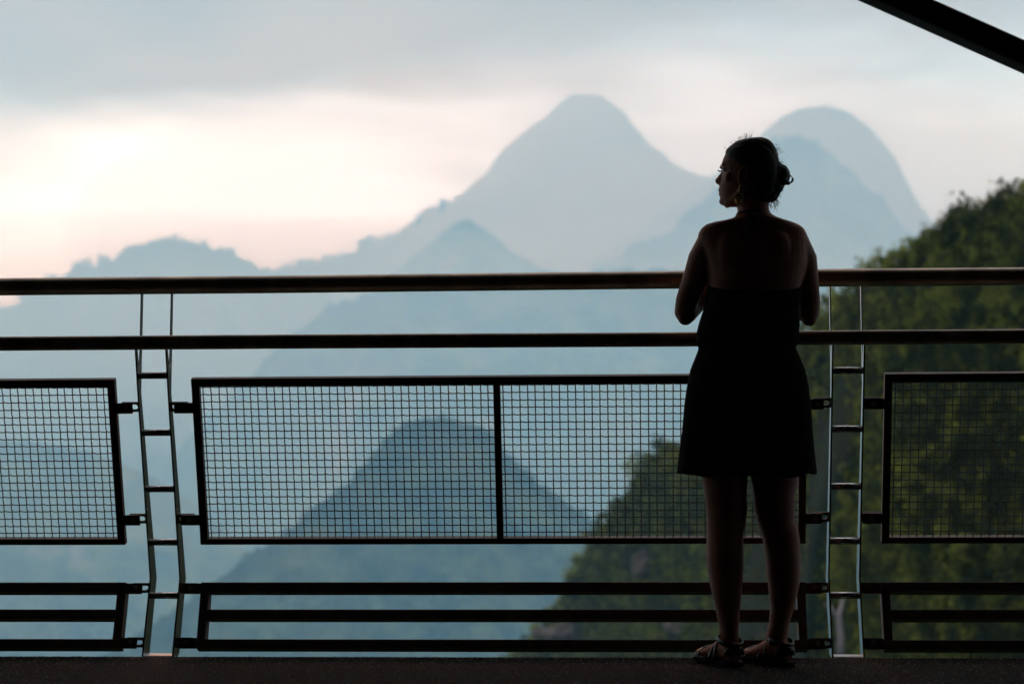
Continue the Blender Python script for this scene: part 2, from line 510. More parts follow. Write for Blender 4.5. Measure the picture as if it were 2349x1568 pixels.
nh, Vn, kn = hill('hillside', N1, 15, 52, M['hill_near'], back=(26, 20), amp=2.2, nsc=10, bump=0.35, bsc=1.1, nx=520, nt=220, pw=0.9, seed=31)

xs_, ys_ = np.meshgrid(np.linspace(-16, 16, 90), np.linspace(-16, 24, 110))
zs_ = -1.0 - np.clip(ys_ - 6.8, 0, 99) * 0.26 - np.clip(ys_ - 16, 0, 99) * 0.9 + 0.10 * fbm(xs_ * 1.3, ys_ * 1.3, 77, 4)
I_ = np.arange(xs_.size).reshape(xs_.shape)
F_ = np.stack([I_[:-1, :-1], I_[:-1, 1:], I_[1:, 1:], I_[1:, :-1]], -1).reshape(-1, 4)
link('shade_slope', np_mesh('shade_slope', np.stack([xs_, ys_, zs_], -1).reshape(-1, 3), F_, True), M['hill_near'])['kind'] = 'structure'  # unseen slope added below the deck to darken the undersides of the bars

# valley bottom, one sheet to the horizon
mb = MB()
mb.add([(-20000, -4000, -560), (20000, -4000, -560), (20000, 25000, -560), (-20000, 25000, -560)], [(0, 1, 2, 3)])
mb.build('ground', M['valley'])['kind'] = 'structure'


# ------------------------------------------------------------------ trees
def crown_arrays(n_clump, n_leaf, leaf, seed, tall=1.1):
    r = np.random.default_rng(seed)
    k = r.normal(size=(n_clump, 3)); k /= np.linalg.norm(k, axis=1)[:, None]
    k *= (r.uniform(0.25, 1.0, n_clump) ** 0.5)[:, None]
    k[:, 2] = k[:, 2] * tall * 0.8
    k += 0.22 * np.array([vnoise(k[:, 0] * 2 + 9, k[:, 1] * 2, seed), vnoise(k[:, 1] * 2, k[:, 2] * 2 + 3, seed + 1), vnoise(k[:, 2] * 2, k[:, 0] * 2, seed + 2)]).T
    c = np.repeat(k, n_leaf, 0) + r.normal(size=(n_clump * n_leaf, 3)) * 0.13
    a = r.normal(size=c.shape); a /= np.linalg.norm(a, axis=1)[:, None]
    b = np.cross(a, r.normal(size=c.shape)); b /= np.linalg.norm(b, axis=1)[:, None]
    ls = leaf * r.uniform(0.6, 1.4, len(c))[:, None]
    V = np.stack([c - a * ls - b * ls * 0.6, c + a * ls * 0.2 - b * ls * 0.75, c + a * ls + b * ls * 0.1, c - a * ls * 0.1 + b * ls * 0.7], 1)
    return V        # (m, 4, 3)


CROWNS = [crown_arrays(34, 9, 0.13, 100 + i, 0.9 + 0.12 * i) for i in range(6)]
CROWNS_S = [crown_arrays(16, 5, 0.24, 200 + i, 1.0) for i in range(4)]


def crowns_mesh(name, places, variants, sq=1.0):
    """places: (x, y, z, radius, height factor) joined into one mesh"""
    out = []
    for i, (x, y, z, r, hf) in enumerate(places):
        v = variants[i % len(variants)]
        a = (i * 2.399) % (2 * PI)
        ca, sa = math.cos(a), math.sin(a)
        q = np.empty_like(v)
        q[..., 0] = (v[..., 0] * ca - v[..., 1] * sa) * r + x
        q[..., 1] = (v[..., 0] * sa + v[..., 1] * ca) * r + y
        q[..., 2] = v[..., 2] * r * hf + z
        out.append(q)
    V = np.concatenate(out).reshape(-1, 3)
    F = np.arange(len(V)).reshape(-1, 4)
    return np_mesh(name, V, F)


tree_meshes = []
for i in range(6):
    v = CROWNS[i].reshape(-1, 3).copy()
    v[:, 2] += 1.75
    cm = np_mesh('crown', v, np.arange(len(v)).reshape(-1, 4))
    cm.materials.append(M['leaf'])
    t = MB()
    b = random.uniform(-0.15, 0.15)
    t.tube([(0, 0, -0.35), (0.02, b * 0.3, 0.5), (b, 0.05, 1.2), (b * 0.7, 0, 2.1)], [0.11, 0.085, 0.06, 0.02], 7)
    t.tube([(b * 0.8, 0.03, 1.0), (b + 0.4, 0.1, 1.6), (b + 0.65, 0.2, 2.0)], [0.045, 0.03, 0.01], 5)
    t.tube([(b * 0.9, 0.04, 1.15), (b - 0.35, -0.15, 1.7), (b - 0.5, -0.2, 2.2)], [0.045, 0.03, 0.01], 5)
    tm = t.mesh('trunk', True)
    tm.materials.append(M['bark'])
    tree_meshes.append((cm, tm))


def tree(name, loc, r, var, label, group=None, mat_=None, hf=1.0):
    o = empty(name)
    o.location = loc
    o.scale = (r, r, r * hf)
    o.rotation_euler.z = random.uniform(0, 6.28)
    tag(o, label, 'tree', group)
    cm, tm = tree_meshes[var % 6]
    c = link('crown', cm, None, o)
    if mat_:
        c.material_slots[0].link = 'OBJECT'
        c.material_slots[0].material = mat_
    link('trunk', tm, None, o)
    return o


# near hillside: individual trees where they can be told apart, undergrowth between them
rockc = [(1475, 1290, 28), (1300, 1450, 34), (1240, 1448, 16), (1925, 1110, 24), (1550, 1430, 26), (1935, 1440, 10)]
def hidden_rock(p):
    X, Y, Z = p
    cp, sp = math.cos(PITCH), math.sin(PITCH)
    zz = Z - CAMH
    dep = Y * cp + zz * sp
    x = CX + FD * X / dep
    y = CY - FD * (zz * cp - Y * sp) / dep
    return any((x - a) ** 2 + (y - b) ** 2 < (c * 1.1 + 14) ** 2 for a, b, c in rockc)


nrow, ncol, _ = Vn.shape
ids = 0
LAB_SKY = 'small leafy tree on the skyline of the dark near hillside, backlit by pale sky'
LAB_FACE = 'dark green tree in the thick wood covering the near hillside at right'
cols = np.linspace(0.13, 0.80, 64)
for i, c in enumerate(cols):
    j = int(c * (ncol - 1))
    p = Vn[kn + 3, j]
    r = random.uniform(0.6, 1.5) * p[1] / 150
    tree('hillside_tree', (p[0], p[1] + random.uniform(-0.6, 0.6), p[2] - random.uniform(0.7, 1.5) * r), r, i, LAB_SKY, 'trees along the near skyline', hf=random.uniform(0.8, 1.15))
_P = Vn[kn:].reshape(-1, 3)
_zz = _P[:, 2] - CAMH
_dep = _P[:, 1] * math.cos(PITCH) + _zz * math.sin(PITCH)
_px = CX + FD * _P[:, 0] / _dep
_py = CY - FD * (_zz * math.cos(PITCH) - _P[:, 1] * math.sin(PITCH)) / _dep

fill = []
bs = 23
_bx = np.floor(_px / bs).astype(int); _by = np.floor(_py / bs).astype(int)
_ok = (_bx > 45) & (_bx < 112) & (_by > 14) & (_by < 68)
_bins = {}
for q in np.nonzero(_ok)[0]:
    _bins.setdefault((_bx[q], _by[q]), []).append(q)
keys = sorted(_bins)
random.shuffle(keys)
for nk, key in enumerate(keys):
    arr = np.array(_bins[key])
    arr = arr[_P[arr, 1] < _P[arr, 1].min() + 2.0]
    for rpt in range(3):
        q = int(arr[random.randrange(len(arr))])
        p = _P[q]
        if hidden_rock(p):
            continue
        r = random.uniform(15, 40) * p[1] / FD * float(np.interp(_px[q], [1250, 1650], [0.75, 1.0]))
        if rpt == 0 and ids < 130 and _px[q] < 2349 and nk % 4 == 0:
            tree('hillside_tree', (p[0], p[1], p[2] - 1.5 * r), r * 1.1, nk, LAB_FACE, 'trees on the near hillside face', hf=random.uniform(0.85, 1.2))
            ids += 1
        else:
            fill.append((p[0], p[1], p[2] + 0.1 * r, r, random.uniform(0.75, 1.4)))
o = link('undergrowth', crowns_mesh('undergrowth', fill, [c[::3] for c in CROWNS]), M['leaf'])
tag(o, 'thick mixed green undergrowth covering the near hillside at right', kind='stuff')

p = at(2052, 612, 44.0)
o = tree('lone_tree', (p.x, p.y, p.z - 0.28), 0.18, 2, 'tiny round topped tree standing alone left of the near hillside skyline trees', hf=1.55)
# bare rock showing through the wood
def rock(x, y, Y, rx, rz, seed, label):
    near = (_px - x) ** 2 + (_py - y) ** 2 < 14 ** 2
    if near.any():
        Y = float(_P[near][:, 1].min()) + 0.5 * rx * Y / FD
    p = at(x, y, Y)
    k = Y / FD
    t = MB()
    rows = []
    for a in range(13):
        ph = -PI / 2 + PI * (a + 0.05) / 12.1
        rg = []
        for b in range(22):
            th = 2 * PI * b / 22
            v = Vector((math.cos(ph) * math.cos(th), math.cos(ph) * math.sin(th), math.sin(ph)))
            n_ = 1 + 0.34 * float(fbm(np.array(v.x * 1.7 + seed), np.array(v.z * 1.7 + v.y * 2.1), seed, 3)) + 0.20 * float(fbm(np.array(v.x * 5 + seed), np.array(v.z * 5 + v.y * 4), seed + 5, 2))
            rg.append(p + Vector((v.x * rx * k, v.y * rx * k * 0.8, v.z * rz * k)) * n_)
        rows.append(rg)
    t.loft(rows)
    o = t.build('rock_outcrop', M['rock'], None, False)
    tag(o, label, 'rock', 'rock faces on the near hillside')


M['rock'] = mat('pinkish_cliff_rock', (0.15, 0.115, 0.10), 0.9, 0.0, 0.2, var2=(0.045, 0.037, 0.028), scale=1.6, bump=0.5, bscale=8)
XN = [q[0] for q in N1]; YN = [q[2] for q in N1]
for x, y, f, rx, rz, sd_, lab in ((1475, 1292, 0.865, 26, 30, 3, 'tan rock face left of the person at the height of the low bars'),
                                  (1300, 1450, 0.90, 46, 22, 7, 'broad pinkish rock low on the hillside behind the middle bar panel'),
                                  (1240, 1452, 0.935, 20, 14, 11, 'small pale rock at the left foot of the near hillside'),
                                  (1560, 1440, 0.83, 34, 20, 15, 'grey rock just left of the sandals behind the low bars'),
                                  (1928, 1105, 0.79, 22, 30, 19, 'pale rock face framed by the rungs of the right post'),
                                  (1905, 1150, 0.79, 14, 16, 23, 'little rock left of the right post below the pale rock face')):
    rock(x, y, float(np.interp(x, XN, YN)) * f, rx, rz, sd_, lab)
# pale dead trunk low on the slope
p = at(1927, 1500, 33)
t = MB()
t.tube([(0, 0, -0.45), (0.015, 0, 0.36), (-0.015, 0.04, 0.82), (0.09, 0.04, 1.18)], [0.085, 0.075, 0.060, 0.018], 9)
t.tube([(-0.015, 0.04, 0.72), (-0.19, 0.07, 0.99), (-0.32, 0.1, 1.07)], [0.046, 0.032, 0.011], 7)
o = t.build('dead_tree', M['pale_bark'], None, True)
o.location = p
o.scale = (0.78, 0.78, 0.78)
tag(o, 'pale bare dead trunk low on the hillside behind the right railing post', 'tree')


def crest_forest(V, k, j0, j1, n, size, name, label):
    size = (size[0] * 1.5, size[1] * 1.6)
    pl = []
    for _ in range(n):
        j = int(random.uniform(j0, j1) * (V.shape[1] - 1))
        q = V[k + int(random.uniform(0, 9)), j]
        r = random.uniform(*size)
        pl.append((q[0], q[1], q[2] + 0.2 * r, r, random.uniform(0.8, 1.4)))
    o = link(name, crowns_mesh(name, pl, CROWNS_S), M['leaf_far'])
    tag(o, label, kind='stuff')


crest_forest(Vlr, klr, 0.05, 0.95, 300, (2.6, 6.0), 'forest', 'hazy treetops along the crest of the far left ridge')
crest_forest(Vsh, ksh, 0.05, 0.62, 260, (3.0, 6.6), 'forest', 'hazy treetops along the shoulder below the tallest peak')
crest_forest(Vm2, km2, 0.08, 0.50, 200, (3.0, 6.8), 'forest', 'hazy treetops on the ridge falling left below the right peak')
crest_forest(Vc, kc_, 0.08, 0.92, 420, (0.5, 1.25), 'forest', 'blue-green treetops along the crest of the dark cone hill')
crest_forest(Vv, kv, 0.05, 0.6, 260, (1.4, 3.0), 'forest', 'faint treetops along the crest of the long green slope')
for x, y, Y, r, hf, lab in ((182, 622, 1695, 5.6, 1.0, 'first rounded tree at the left end of the hazy far left ridge'),
                            (231, 612, 1695, 4.0, 1.5, 'slim upright tree just right of the rounded one on the far left ridge'),
                            (405, 554, 1697, 6.0, 0.8, 'tree crowning the highest point of the hazy far left ridge'),
                            (690, 612, 2045, 5.8, 1.0, 'small tree above the dip where the left ridge meets the shoulder'),
                            (836, 566, 2045, 6.6, 1.0, 'bushy tree halfway up the shoulder left of the small hazy peak'),
                            (958, 510, 2045, 5.4, 1.1, 'tree on the steep upper part of the shoulder below the tallest peak'),
                            (1012, 478, 2045, 6.2, 1.1, 'topmost tree on the shoulder where it meets the tallest peak')):
    p = at(x, y, Y * FAR)
    r *= 1.5
    tree('ridge_tree', (p.x, p.y, p.z - 1.0 * r), r, int(x), lab, 'trees on the far ridges', M['leaf_far'], hf)

# ------------------------------------------------------------------ haze
hz = MB()
hz.box(-4200, -40, -561.5, 4200, 4860, 845)
o = hz.build('haze', None)
hm = bpy.data.materials.new('haze')
hm.use_nodes = True
t = NT(hm.node_tree)
pv = t.new('ShaderNodeVolumePrincipled', inp={'Color': rgba(0.32, 0.685, 1.0), 'Absorption Color': rgba(1, 1, 1), 'Density': 0.00058, 'Anisotropy': 0.36})
ou = t.new('ShaderNodeOutputMaterial')
hm.node_tree.links.new(pv.outputs[0], ou.inputs['Volume'])
o.data.materials.append(hm)
o['kind'] = 'stuff'
o['label'] = 'pale blue haze filling the valley between the hills'

def mist(x, y, Y, rx, ry, rz, dens, col, label):
    c = at(x, y, Y)
    t = MB()
    t.ellipsoid((0, 0, 0), [(rx, 0, 0), (0, ry, 0), (0, 0, rz)], 32, 20)
    o = t.build('mist', None, None, True)
    o.location = c
    m = bpy.data.materials.new('mist')
    m.use_nodes = True
    q = NT(m.node_tree)
    v = q.new('ShaderNodeVolumePrincipled', inp={'Color': rgba(*col), 'Absorption Color': rgba(1, 1, 1), 'Density': dens, 'Anisotropy': 0.36})
    u = q.new('ShaderNodeOutputMaterial')
    m.node_tree.links.new(v.outputs[0], u.inputs['Volume'])
    o.data.materials.append(m)
    tag(o, label, kind='stuff')


mist(330, 770, 2280, 760, 330, 140, 0.00100, (0.62, 0.86, 1.0), 'pale mist lying in the valley below the far left ridge')
mist(1060, 730, 2150, 620, 280, 110, 0.00100, (0.62, 0.86, 1.0), 'pale mist behind the long green slope in the middle')
mist(1400, 545, 3600, 1000, 440, 330, 0.00105, (1.0, 0.92, 0.84), 'pale warm mist drifting round the tallest peak')
mist(1900, 600, 2640, 460, 260, 190, 0.00085, (1.0, 0.94, 0.86), 'pale mist round the foot of the right peak')
mist(900, 930, 1330, 560, 170, 100, 0.00080, (0.50, 0.80, 1.0), 'thin blue mist in front of the long green slope')
mist(460, 1150, 1080, 560, 170, 120, 0.00062, (0.45, 0.76, 1.0), 'blue mist in the valley left of the dark cone hill')

# ------------------------------------------------------------------ platform; unseen roof and wall added to shade it
def rbox(m, s0, s1, q0, q1, z0, z1):
    m.hexa([R(s0, q0, z0), R(s1, q0, z0), R(s1, q1, z0), R(s0, q1, z0), R(s0, q0, z1), R(s1, q0, z1), R(s1, q1, z1), R(s0, q1, z1)])


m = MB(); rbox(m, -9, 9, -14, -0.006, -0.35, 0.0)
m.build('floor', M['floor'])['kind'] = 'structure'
m = MB(); rbox(m, -9, 9, -14, 0.8, 3.3, 3.5)
m.build('shade_ceiling', M['roof'])['kind'] = 'structure'  # unseen roof added to keep sky light off the foreground
for a, b in ((-9.2, -9.003), (9.003, 9.2)):
    m = MB(); rbox(m, a, b, -14, -1.4, -0.35, 3.5)
    m.build('shade_wall', M['plank'])['kind'] = 'structure'  # unseen, added to cut the light coming in from the sides
m = MB(); rbox(m, -9, 9, -14.2, -14.003, -0.35, 3.5)
m.build('shade_wall', M['plank'])['kind'] = 'structure'  # unseen, added behind the camera to block the sky there
# loose grit of the floor surface that catches the light
ng = 15000
gs = rng.uniform(-2.6, 2.2, ng); gq = -0.008 - rng.uniform(0, 1, ng) ** 1.3 * 1.1
edge = rng.uniform(size=ng) < 0.12
gq[edge] = -rng.uniform(0.004, 0.03, edge.sum())
rad = rng.uniform(0.0014, 0.0036, ng)
base = np.array([tuple(R(a, b, 0)) for a, b in zip(gs, gq)])
tet = np.array([(1, 0.2, -0.3), (-0.6, 0.9, -0.3), (-0.5, -0.9, -0.3), (0.1, 0.0, 0.85)])
an = rng.uniform(0, 6.28, ng)
rot = np.stack([np.stack([np.cos(an), -np.sin(an), 0 * an], -1), np.stack([np.sin(an), np.cos(an), 0 * an], -1), np.stack([0 * an, 0 * an, 1 + 0 * an], -1)], 1)
GV = np.einsum('nij,kj->nki', rot, tet) * rad[:, None, None] + rng.normal(size=(ng, 4, 3)) * rad[:, None, None] * 0.25 + base[:, None, :]
tf = np.array([(0, 1, 3), (1, 2, 3), (2, 0, 3), (2, 1, 0)])
GF = (np.arange(ng)[:, None, None] * 4 + tf[None]).reshape(-1, 3)
o = link('grit', np_mesh('grit', GV.reshape(-1, 3), GF), M['grit'])
tag(o, 'coarse dark grit bonded to the walkway floor', kind='stuff')

# slanting roof brace, upper right, and the column it lands on
b = at(2700, 287, 5.2)
pa = at(1300, -334, 5.2)
dv = (b - pa).normalized()
pa = pa - dv * ((3.28 - pa.z) / -dv.z)        # from the roof
b = b + dv * ((b.z - 0.02) / -dv.z)           # down to the deck
m = MB()
dv = (b - pa).normalized()
nv = Vector((0, 1, 0)).cross(dv).normalized()
if nv.z < 0: nv = -nv
yv = Vector((0, 1, 0))
hw, hd = 0.032, 0.042
m.hexa([pa - nv * hw - yv * hd, b - nv * hw - yv * hd, b - nv * hw + yv * hd, pa - nv * hw + yv * hd,
        pa + nv * hw - yv * hd, b + nv * hw - yv * hd, b + nv * hw + yv * hd, pa + nv * hw + yv * hd])
o = m.build('roof_brace', M['beam'], bevel=0.008)
tag(o, 'black steel brace slanting down across the upper right corner', 'beam')

# ------------------------------------------------------------------ railing
def rail(name, px, q, rad, label):
    pts = []
    for x, y in px:                       # centre line read off the photograph, in 4096 px
        r = at(x / 1.7437, y / 1.7437, 1.0) - Vector((0, 0, CAMH))
        h = Vector((E2.x, E2.y, 0))
        tt = (Q0 + q) / (r.x * h.x + r.y * h.y)
        pts.append(r * tt + Vector((0, 0, CAMH)))
    d0 = (pts[0] - pts[1]).normalized(); d1 = (pts[-1] - pts[-2]).normalized()
    pts = [pts[0] + d0 * 2.5] + pts + [pts[-1] + d1 * 2.5]
    t = MB()
    t.tube(pts, rad, 28)
    return tag(t.build(name, M['rail'], None, True), label, 'handrail')


rail('handrail', [(0, 1146.7), (1100, 1137.2), (2700, 1118.7), (3275, 1110.8), (4096, 1105.0)], -0.05, 0.0290, 'thick round steel handrail, topmost of the two long tubes')
rail('handrail', [(0, 1374.2), (1150, 1365.6), (2700, 1357.0), (3250, 1350.5), (4096, 1344.7)], -0.135, 0.0232, 'thinner round steel tube running below the thick top handrail')

FRAME = Matrix(((E1.x, E2.x, 0, 0), (E1.y, E2.y, 0, 0), (E1.z, 0, 1, 0), (0, 0, 0, 1)))


def lug_mesh(sgn, slot=True):
    """lug with a slotted hole: local x from the plate outwards, z up, y outward depth"""
    W, Hh, T = 0.056, 0.036, 0.006
    n = 6
    x0, x1, r = 0.004, 0.050, 0.0085
    hole = []
    for k in range(n + 1):
        a = PI / 2 - PI * k / n
        hole.append((x1 - r + r * math.cos(a), r * math.sin(a)))
    for k in range(n + 1):
        a = -PI / 2 - PI * k / n
        hole.append((x0 + r + r * math.cos(a), r * math.sin(a)))
    outer = []
    for hx, hy in hole:
        cx = (x0 + x1) / 2
        dx, dy = hx - cx, hy
        k = min((W / 2) / max(abs(dx), 1e-6), (Hh / 2) / max(abs(dy), 1e-6))
        outer.append((W / 2 + dx * k, dy * k))
    t = MB()
    N = len(hole)
    vs = []
    for y in (0, T):
        vs += [(sgn * x, y, z) for x, z in outer] + [(sgn * x, y, z) for x, z in hole]
    fs = []
    for i in range(N):
        j = (i + 1) % N
        fs += [(i, j, N + j, N + i), (2 * N + i, 3 * N + i, 3 * N + j, 2 * N + j), (i, 2 * N + i, 2 * N + j, j), (N + i, N + j, 3 * N + j, 3 * N + i)]
    if sgn < 0:
        fs = [f[::-1] for f in fs]
    t.add(vs, fs)
    return t.mesh('lug')


LUG = {1: lug_mesh(1), -1: lug_mesh(-1)}
PT = 0.0055
def plate_mesh():
    fr = [(0, 0), (0.050, 0.127), (0.099, 0.250), (0.053, 0.395), (0.0, 0.568), (-0.063, 0.768), (-0.098, 0.885), (-0.130, 1.002)]
    re = [(0.085, 0), (0.133, 0.127), (0.176, 0.247), (0.120, 0.395), (0.052, 0.568), (-0.022, 0.768), (-0.055, 0.850), (-0.088, 0.945), (-0.112, 1.002)]
    t = MB()
    t.prism(fr + re[::-1], 0, 0, PT)
    return t.mesh('side_plate')


def branch_mesh():
    poly = [(-0.0875, 0.86), (-0.056, 0.86), (-0.054, 0.94), (-0.049, 1.03), (-0.040, 1.20), (-0.062, 1.20), (-0.069, 1.05), (-0.077, 0.95)]
    t = MB()
    t.prism(poly, 0, 0.0008, PT - 0.0008)
    return t.mesh('branch_plate')


def rung_mesh():
    t = MB()
    t.tube([(PT, 0, 0), (0.1 - 0.0005, 0, 0)], 0.0112, 14)
    return t.mesh('rung', True)


def hex_mesh(r=0.0085, d=0.006):
    t = MB()
    t.prism([(r * math.cos(k * PI / 3), r * math.sin(k * PI / 3)) for k in range(6)], 1, -d, 0)
    return t.mesh('bolt')


PLATE, BRANCH, RUNG, HEX = plate_mesh(), branch_mesh(), rung_mesh(), hex_mesh()
for me, k in ((PLATE, 'steel'), (BRANCH, 'steel'), (RUNG, 'steel'), (HEX, 'bolt'), (LUG[1], 'galv'), (LUG[-1], 'galv')):
    me.materials.append(M[k])
bp = MB(); bp.box(PT + 0.0005, 0.002, -0.006, 0.1 - 0.0005, 0.092, 0.0025)
BASE = bp.mesh('base_plate'); BASE.materials.append(M['plate'])
wl = MB(); wl.add([(PT, 0.0, 0.0026), (PT + 0.010, 0.0, 0.0026), (PT, 0.0, 0.014), (PT, 0.088, 0.0026), (PT + 0.010, 0.088, 0.0026), (PT, 0.088, 0.014)], [(0, 1, 2), (5, 4, 3), (1, 4, 5, 2), (0, 2, 5, 3), (0, 3, 4, 1)])


def qfront(z):
    return np.interp(z, [0, 0.25, 0.768, 1.002], [0, 0.099, -0.063, -0.130])


LUGZ = (0.816, 0.449, 0.219, 0.0445)
def post(s, label):
    o = empty('railing_post', Matrix.Translation(R(s, 0, 0)) @ FRAME)
    tag(o, label, 'railing post', 'ladder-like posts of the railing')
    for x in (0.0, 0.1 - 0.0):
        p = link('side_plate', PLATE, None, o); p.location.x = x
        p = link('branch_plate', BRANCH, None, o); p.location.x = x
    for z in (0.918, 0.733, 0.548, 0.370, 0.192):
        rr = link('rung', RUNG, None, o)
        rr.location = (0, qfront(z) + np.interp(z, [0, 0.25, 0.77, 0.92], [0.042, 0.038, 0.020, 0.016]), z)
    link('base_plate', BASE, None, o)
    for z in LUGZ:
        for sg, x in ((-1, -0.0003), (1, 0.1 + PT + 0.0003)):
            l = link('lug', LUG[sg], None, o)
            l.location = (x, qfront(z) + 0.012, z)
            l.rotation_euler.x = math.atan2(0.066 + 0.097, 0.518) if z > 0.3 else -math.atan2(0.099, 0.25)
    return o


post(-1.6277, 'bent steel ladder post on the left, against pale blue haze')
post(0.6209, 'bent steel ladder post on the right, just right of the standing person')
post(-3.876, 'bent steel ladder post beyond the left edge of the picture')
post(2.869, 'bent steel ladder post beyond the right edge of the picture')

# wire mesh panels
PW, PH = 1.995, 0.566
lean = math.atan2(0.160, 0.543)
def panel_matrix(s, q, z, up_q, up_z):
    x = E1.normalized()
    u = (E2 * up_q + EZ * up_z).normalized()
    n = x.cross(u).normalized()
    u = n.cross(x)
    P = R(s, q, z)
    return Matrix(((x.x, u.x, n.x, P.x), (x.y, u.y, n.y, P.y), (x.z, u.z, n.z, P.z), (0, 0, 0, 1)))


FB, FDp = 0.0255, 0.027
def bar_part(name, x0, y0, x1, y1, z0, z1, mt, bev=0.0015):
    t = MB(); t.box(x0, y0, z0, x1, y1, z1)
    me = t.mesh(name); me.materials.append(mt)
    return me, bev


def crimp(n, pitch, first, length, along, phase):
    pts = []
    k0 = 0
    N = int(round(length / pitch)) * 4
    for i in range(N + 1):
        d = length * i / N
        ph = (d - first) / pitch * PI + phase * PI
        c = math.cos(ph)
        if along == 0:
            pts.append((d, 0.0008 * math.sin(2 * ph + 0.7), 0.0017 * c))
        else:
            pts.append((0.0004 * math.sin(2 * ph), d, -0.0017 * c))
    t = MB()
    t.tube(pts, 0.0019, 4, cap=False)
    me = t.mesh('wire', True)
    me.materials.append(M['mesh'])
    return me


PITX, PITY = 0.02595, 0.0249
OPX0, OPX1 = FB, PW / 2 - 0.011
OPY0, OPY1 = 0.0205, PH - 0.026
HWIRE = [crimp(0, PITX, 0.011, OPX1 - OPX0, 0, k) for k in (0, 1)]
VWIRE = [crimp(0, PITY, 0.012, OPY1 - OPY0, 1, k) for k in (0, 1)]
PARTS = [('frame_bar', bar_part('frame_bar', 0, PH - 0.026, PW, PH, -FDp, 0, M['galv'])),
         ('frame_bar', bar_part('frame_bar', 0, 0, PW, 0.0205, -FDp, 0, M['galv'])),
         ('frame_bar', bar_part('frame_bar', 0.0002, 0.0206, FB, PH - 0.0261, -FDp + 0.0004, -0.0006, M['galv'])),
         ('frame_bar', bar_part('frame_bar', PW - FB, 0.0206, PW - 0.0002, PH - 0.0261, -FDp + 0.0004, -0.0006, M['galv'])),
         ('frame_bar', bar_part('frame_bar', PW / 2 - 0.011, 0.0206, PW / 2 + 0.011, PH - 0.0261, -FDp + 0.0004, -0.0006, M['galv']))]
tabm = MB(); tabm.box(-0.062, -0.0175, -0.006, -0.0003, 0.0175, 0.0)
TABL = tabm.mesh('mounting_tab'); TABL.materials.append(M['galv'])
tabm = MB(); tabm.box(0.0003, -0.0175, -0.006, 0.053, 0.0175, 0.0)
TABR = tabm.mesh('mounting_tab'); TABR.materials.append(M['galv'])
# bolts of the tabs stand towards the walkway (local +z): turn the hex prism accordingly
tb = MB(); tb.prism([(0.0088 * math.cos(k * PI / 3 + 0.3), 0.0088 * math.sin(k * PI / 3 + 0.3)) for k in range(6)], 2, 0.0003, 0.0065)
BOLT = tb.mesh('bolt'); BOLT.materials.append(M['bolt'])


def tabs(o, width, ys):
    for y in ys:
        for me, x, bx in ((TABL, 0.0, -0.034), (TABR, width, 0.032)):
            t = link('mounting_tab', me, None, o)
            t.location = (x, y, -0.004)
            b = link('bolt', BOLT, None, t)
            b.location = (bx, 0.002, 0)


def mesh_panel(s, label):
    o = empty('mesh_panel', panel_matrix(s, 0.060, 0.362, -0.160, 0.543))
    tag(o, label, 'railing panel', 'wire mesh panels of the railing')
    for nm, (me, bv) in PARTS:
        link(nm, me, None, o, bv)
    for half in (0, 1):
        x0 = OPX0 if half == 0 else PW / 2 + 0.011
        a0, a1 = s + x0, s + x0 + OPX1 - OPX0
        if a1 < -2.9 or a0 > 1.9:
            continue
        k, y = 0, OPY1 - 0.004
        while y > OPY0 + 0.002:
            wv = link('wire', HWIRE[k % 2], None, o); wv.location = (x0, y + random.gauss(0, 0.0004), -0.012); wv.rotation_euler.z = random.gauss(0, 0.0007)
            y -= PITY; k += 1
        k, x = 0, 0.011
        while x < OPX1 - OPX0 - 0.002:
            if -2.9 < s + x0 + x < 1.95:
                wv = link('wire', VWIRE[k % 2], None, o); wv.location = (x0 + x + random.gauss(0, 0.0004), OPY0, -0.012); wv.rotation_euler.z = random.gauss(0, 0.0016)
            x += PITX; k += 1
    tabs(o, PW, (0.467, 0.084))
    return o


mesh_panel(-1.449, 'long wire mesh panel in the middle, with a centre bar, partly behind the person')
mesh_panel(-3.697, 'wire mesh panel cut off by the left edge of the picture')
mesh_panel(0.790, 'wire mesh panel in front of the dark hillside at the right edge')

# slatted lower panels
BW, BH, BD = 1.998, 0.224, 0.050
BPARTS = [('bar', bar_part('bar', 0, BH - 0.031, BW, BH, -BD, 0, M['galv'])),
          ('bar', bar_part('bar', 0.0295, 0.100, BW - 0.0295, 0.131, -BD + 0.001, -0.001, M['galv'])),
          ('bar', bar_part('bar', 0, 0, BW, 0.030, -BD, 0, M['galv'])),
          ('end_bar', bar_part('end_bar', 0.0003, 0.0301, 0.0295, BH - 0.0311, -BD + 0.0006, -0.0006, M['galv'])),
          ('end_bar', bar_part('end_bar', BW - 0.0295, 0.0301, BW - 0.0003, BH - 0.0311, -BD + 0.0006, -0.0006, M['galv']))]
def bar_panel(s, label):
    o = empty('bar_panel', panel_matrix(s, 0.010, 0.028, 0.078, 0.212))
    tag(o, label, 'railing panel', 'three-bar panels along the floor')
    for nm, (me, bv) in BPARTS:
        link(nm, me, None, o, 0.003)
    tabs(o, BW, (0.203, 0.017))
    return o


bar_panel(-1.451, 'long low panel of three flat bars behind the feet of the person')
bar_panel(-3.700, 'low panel of three flat bars cut off by the left edge')
bar_panel(0.790, 'low panel of three flat bars at the right edge before dark woods')


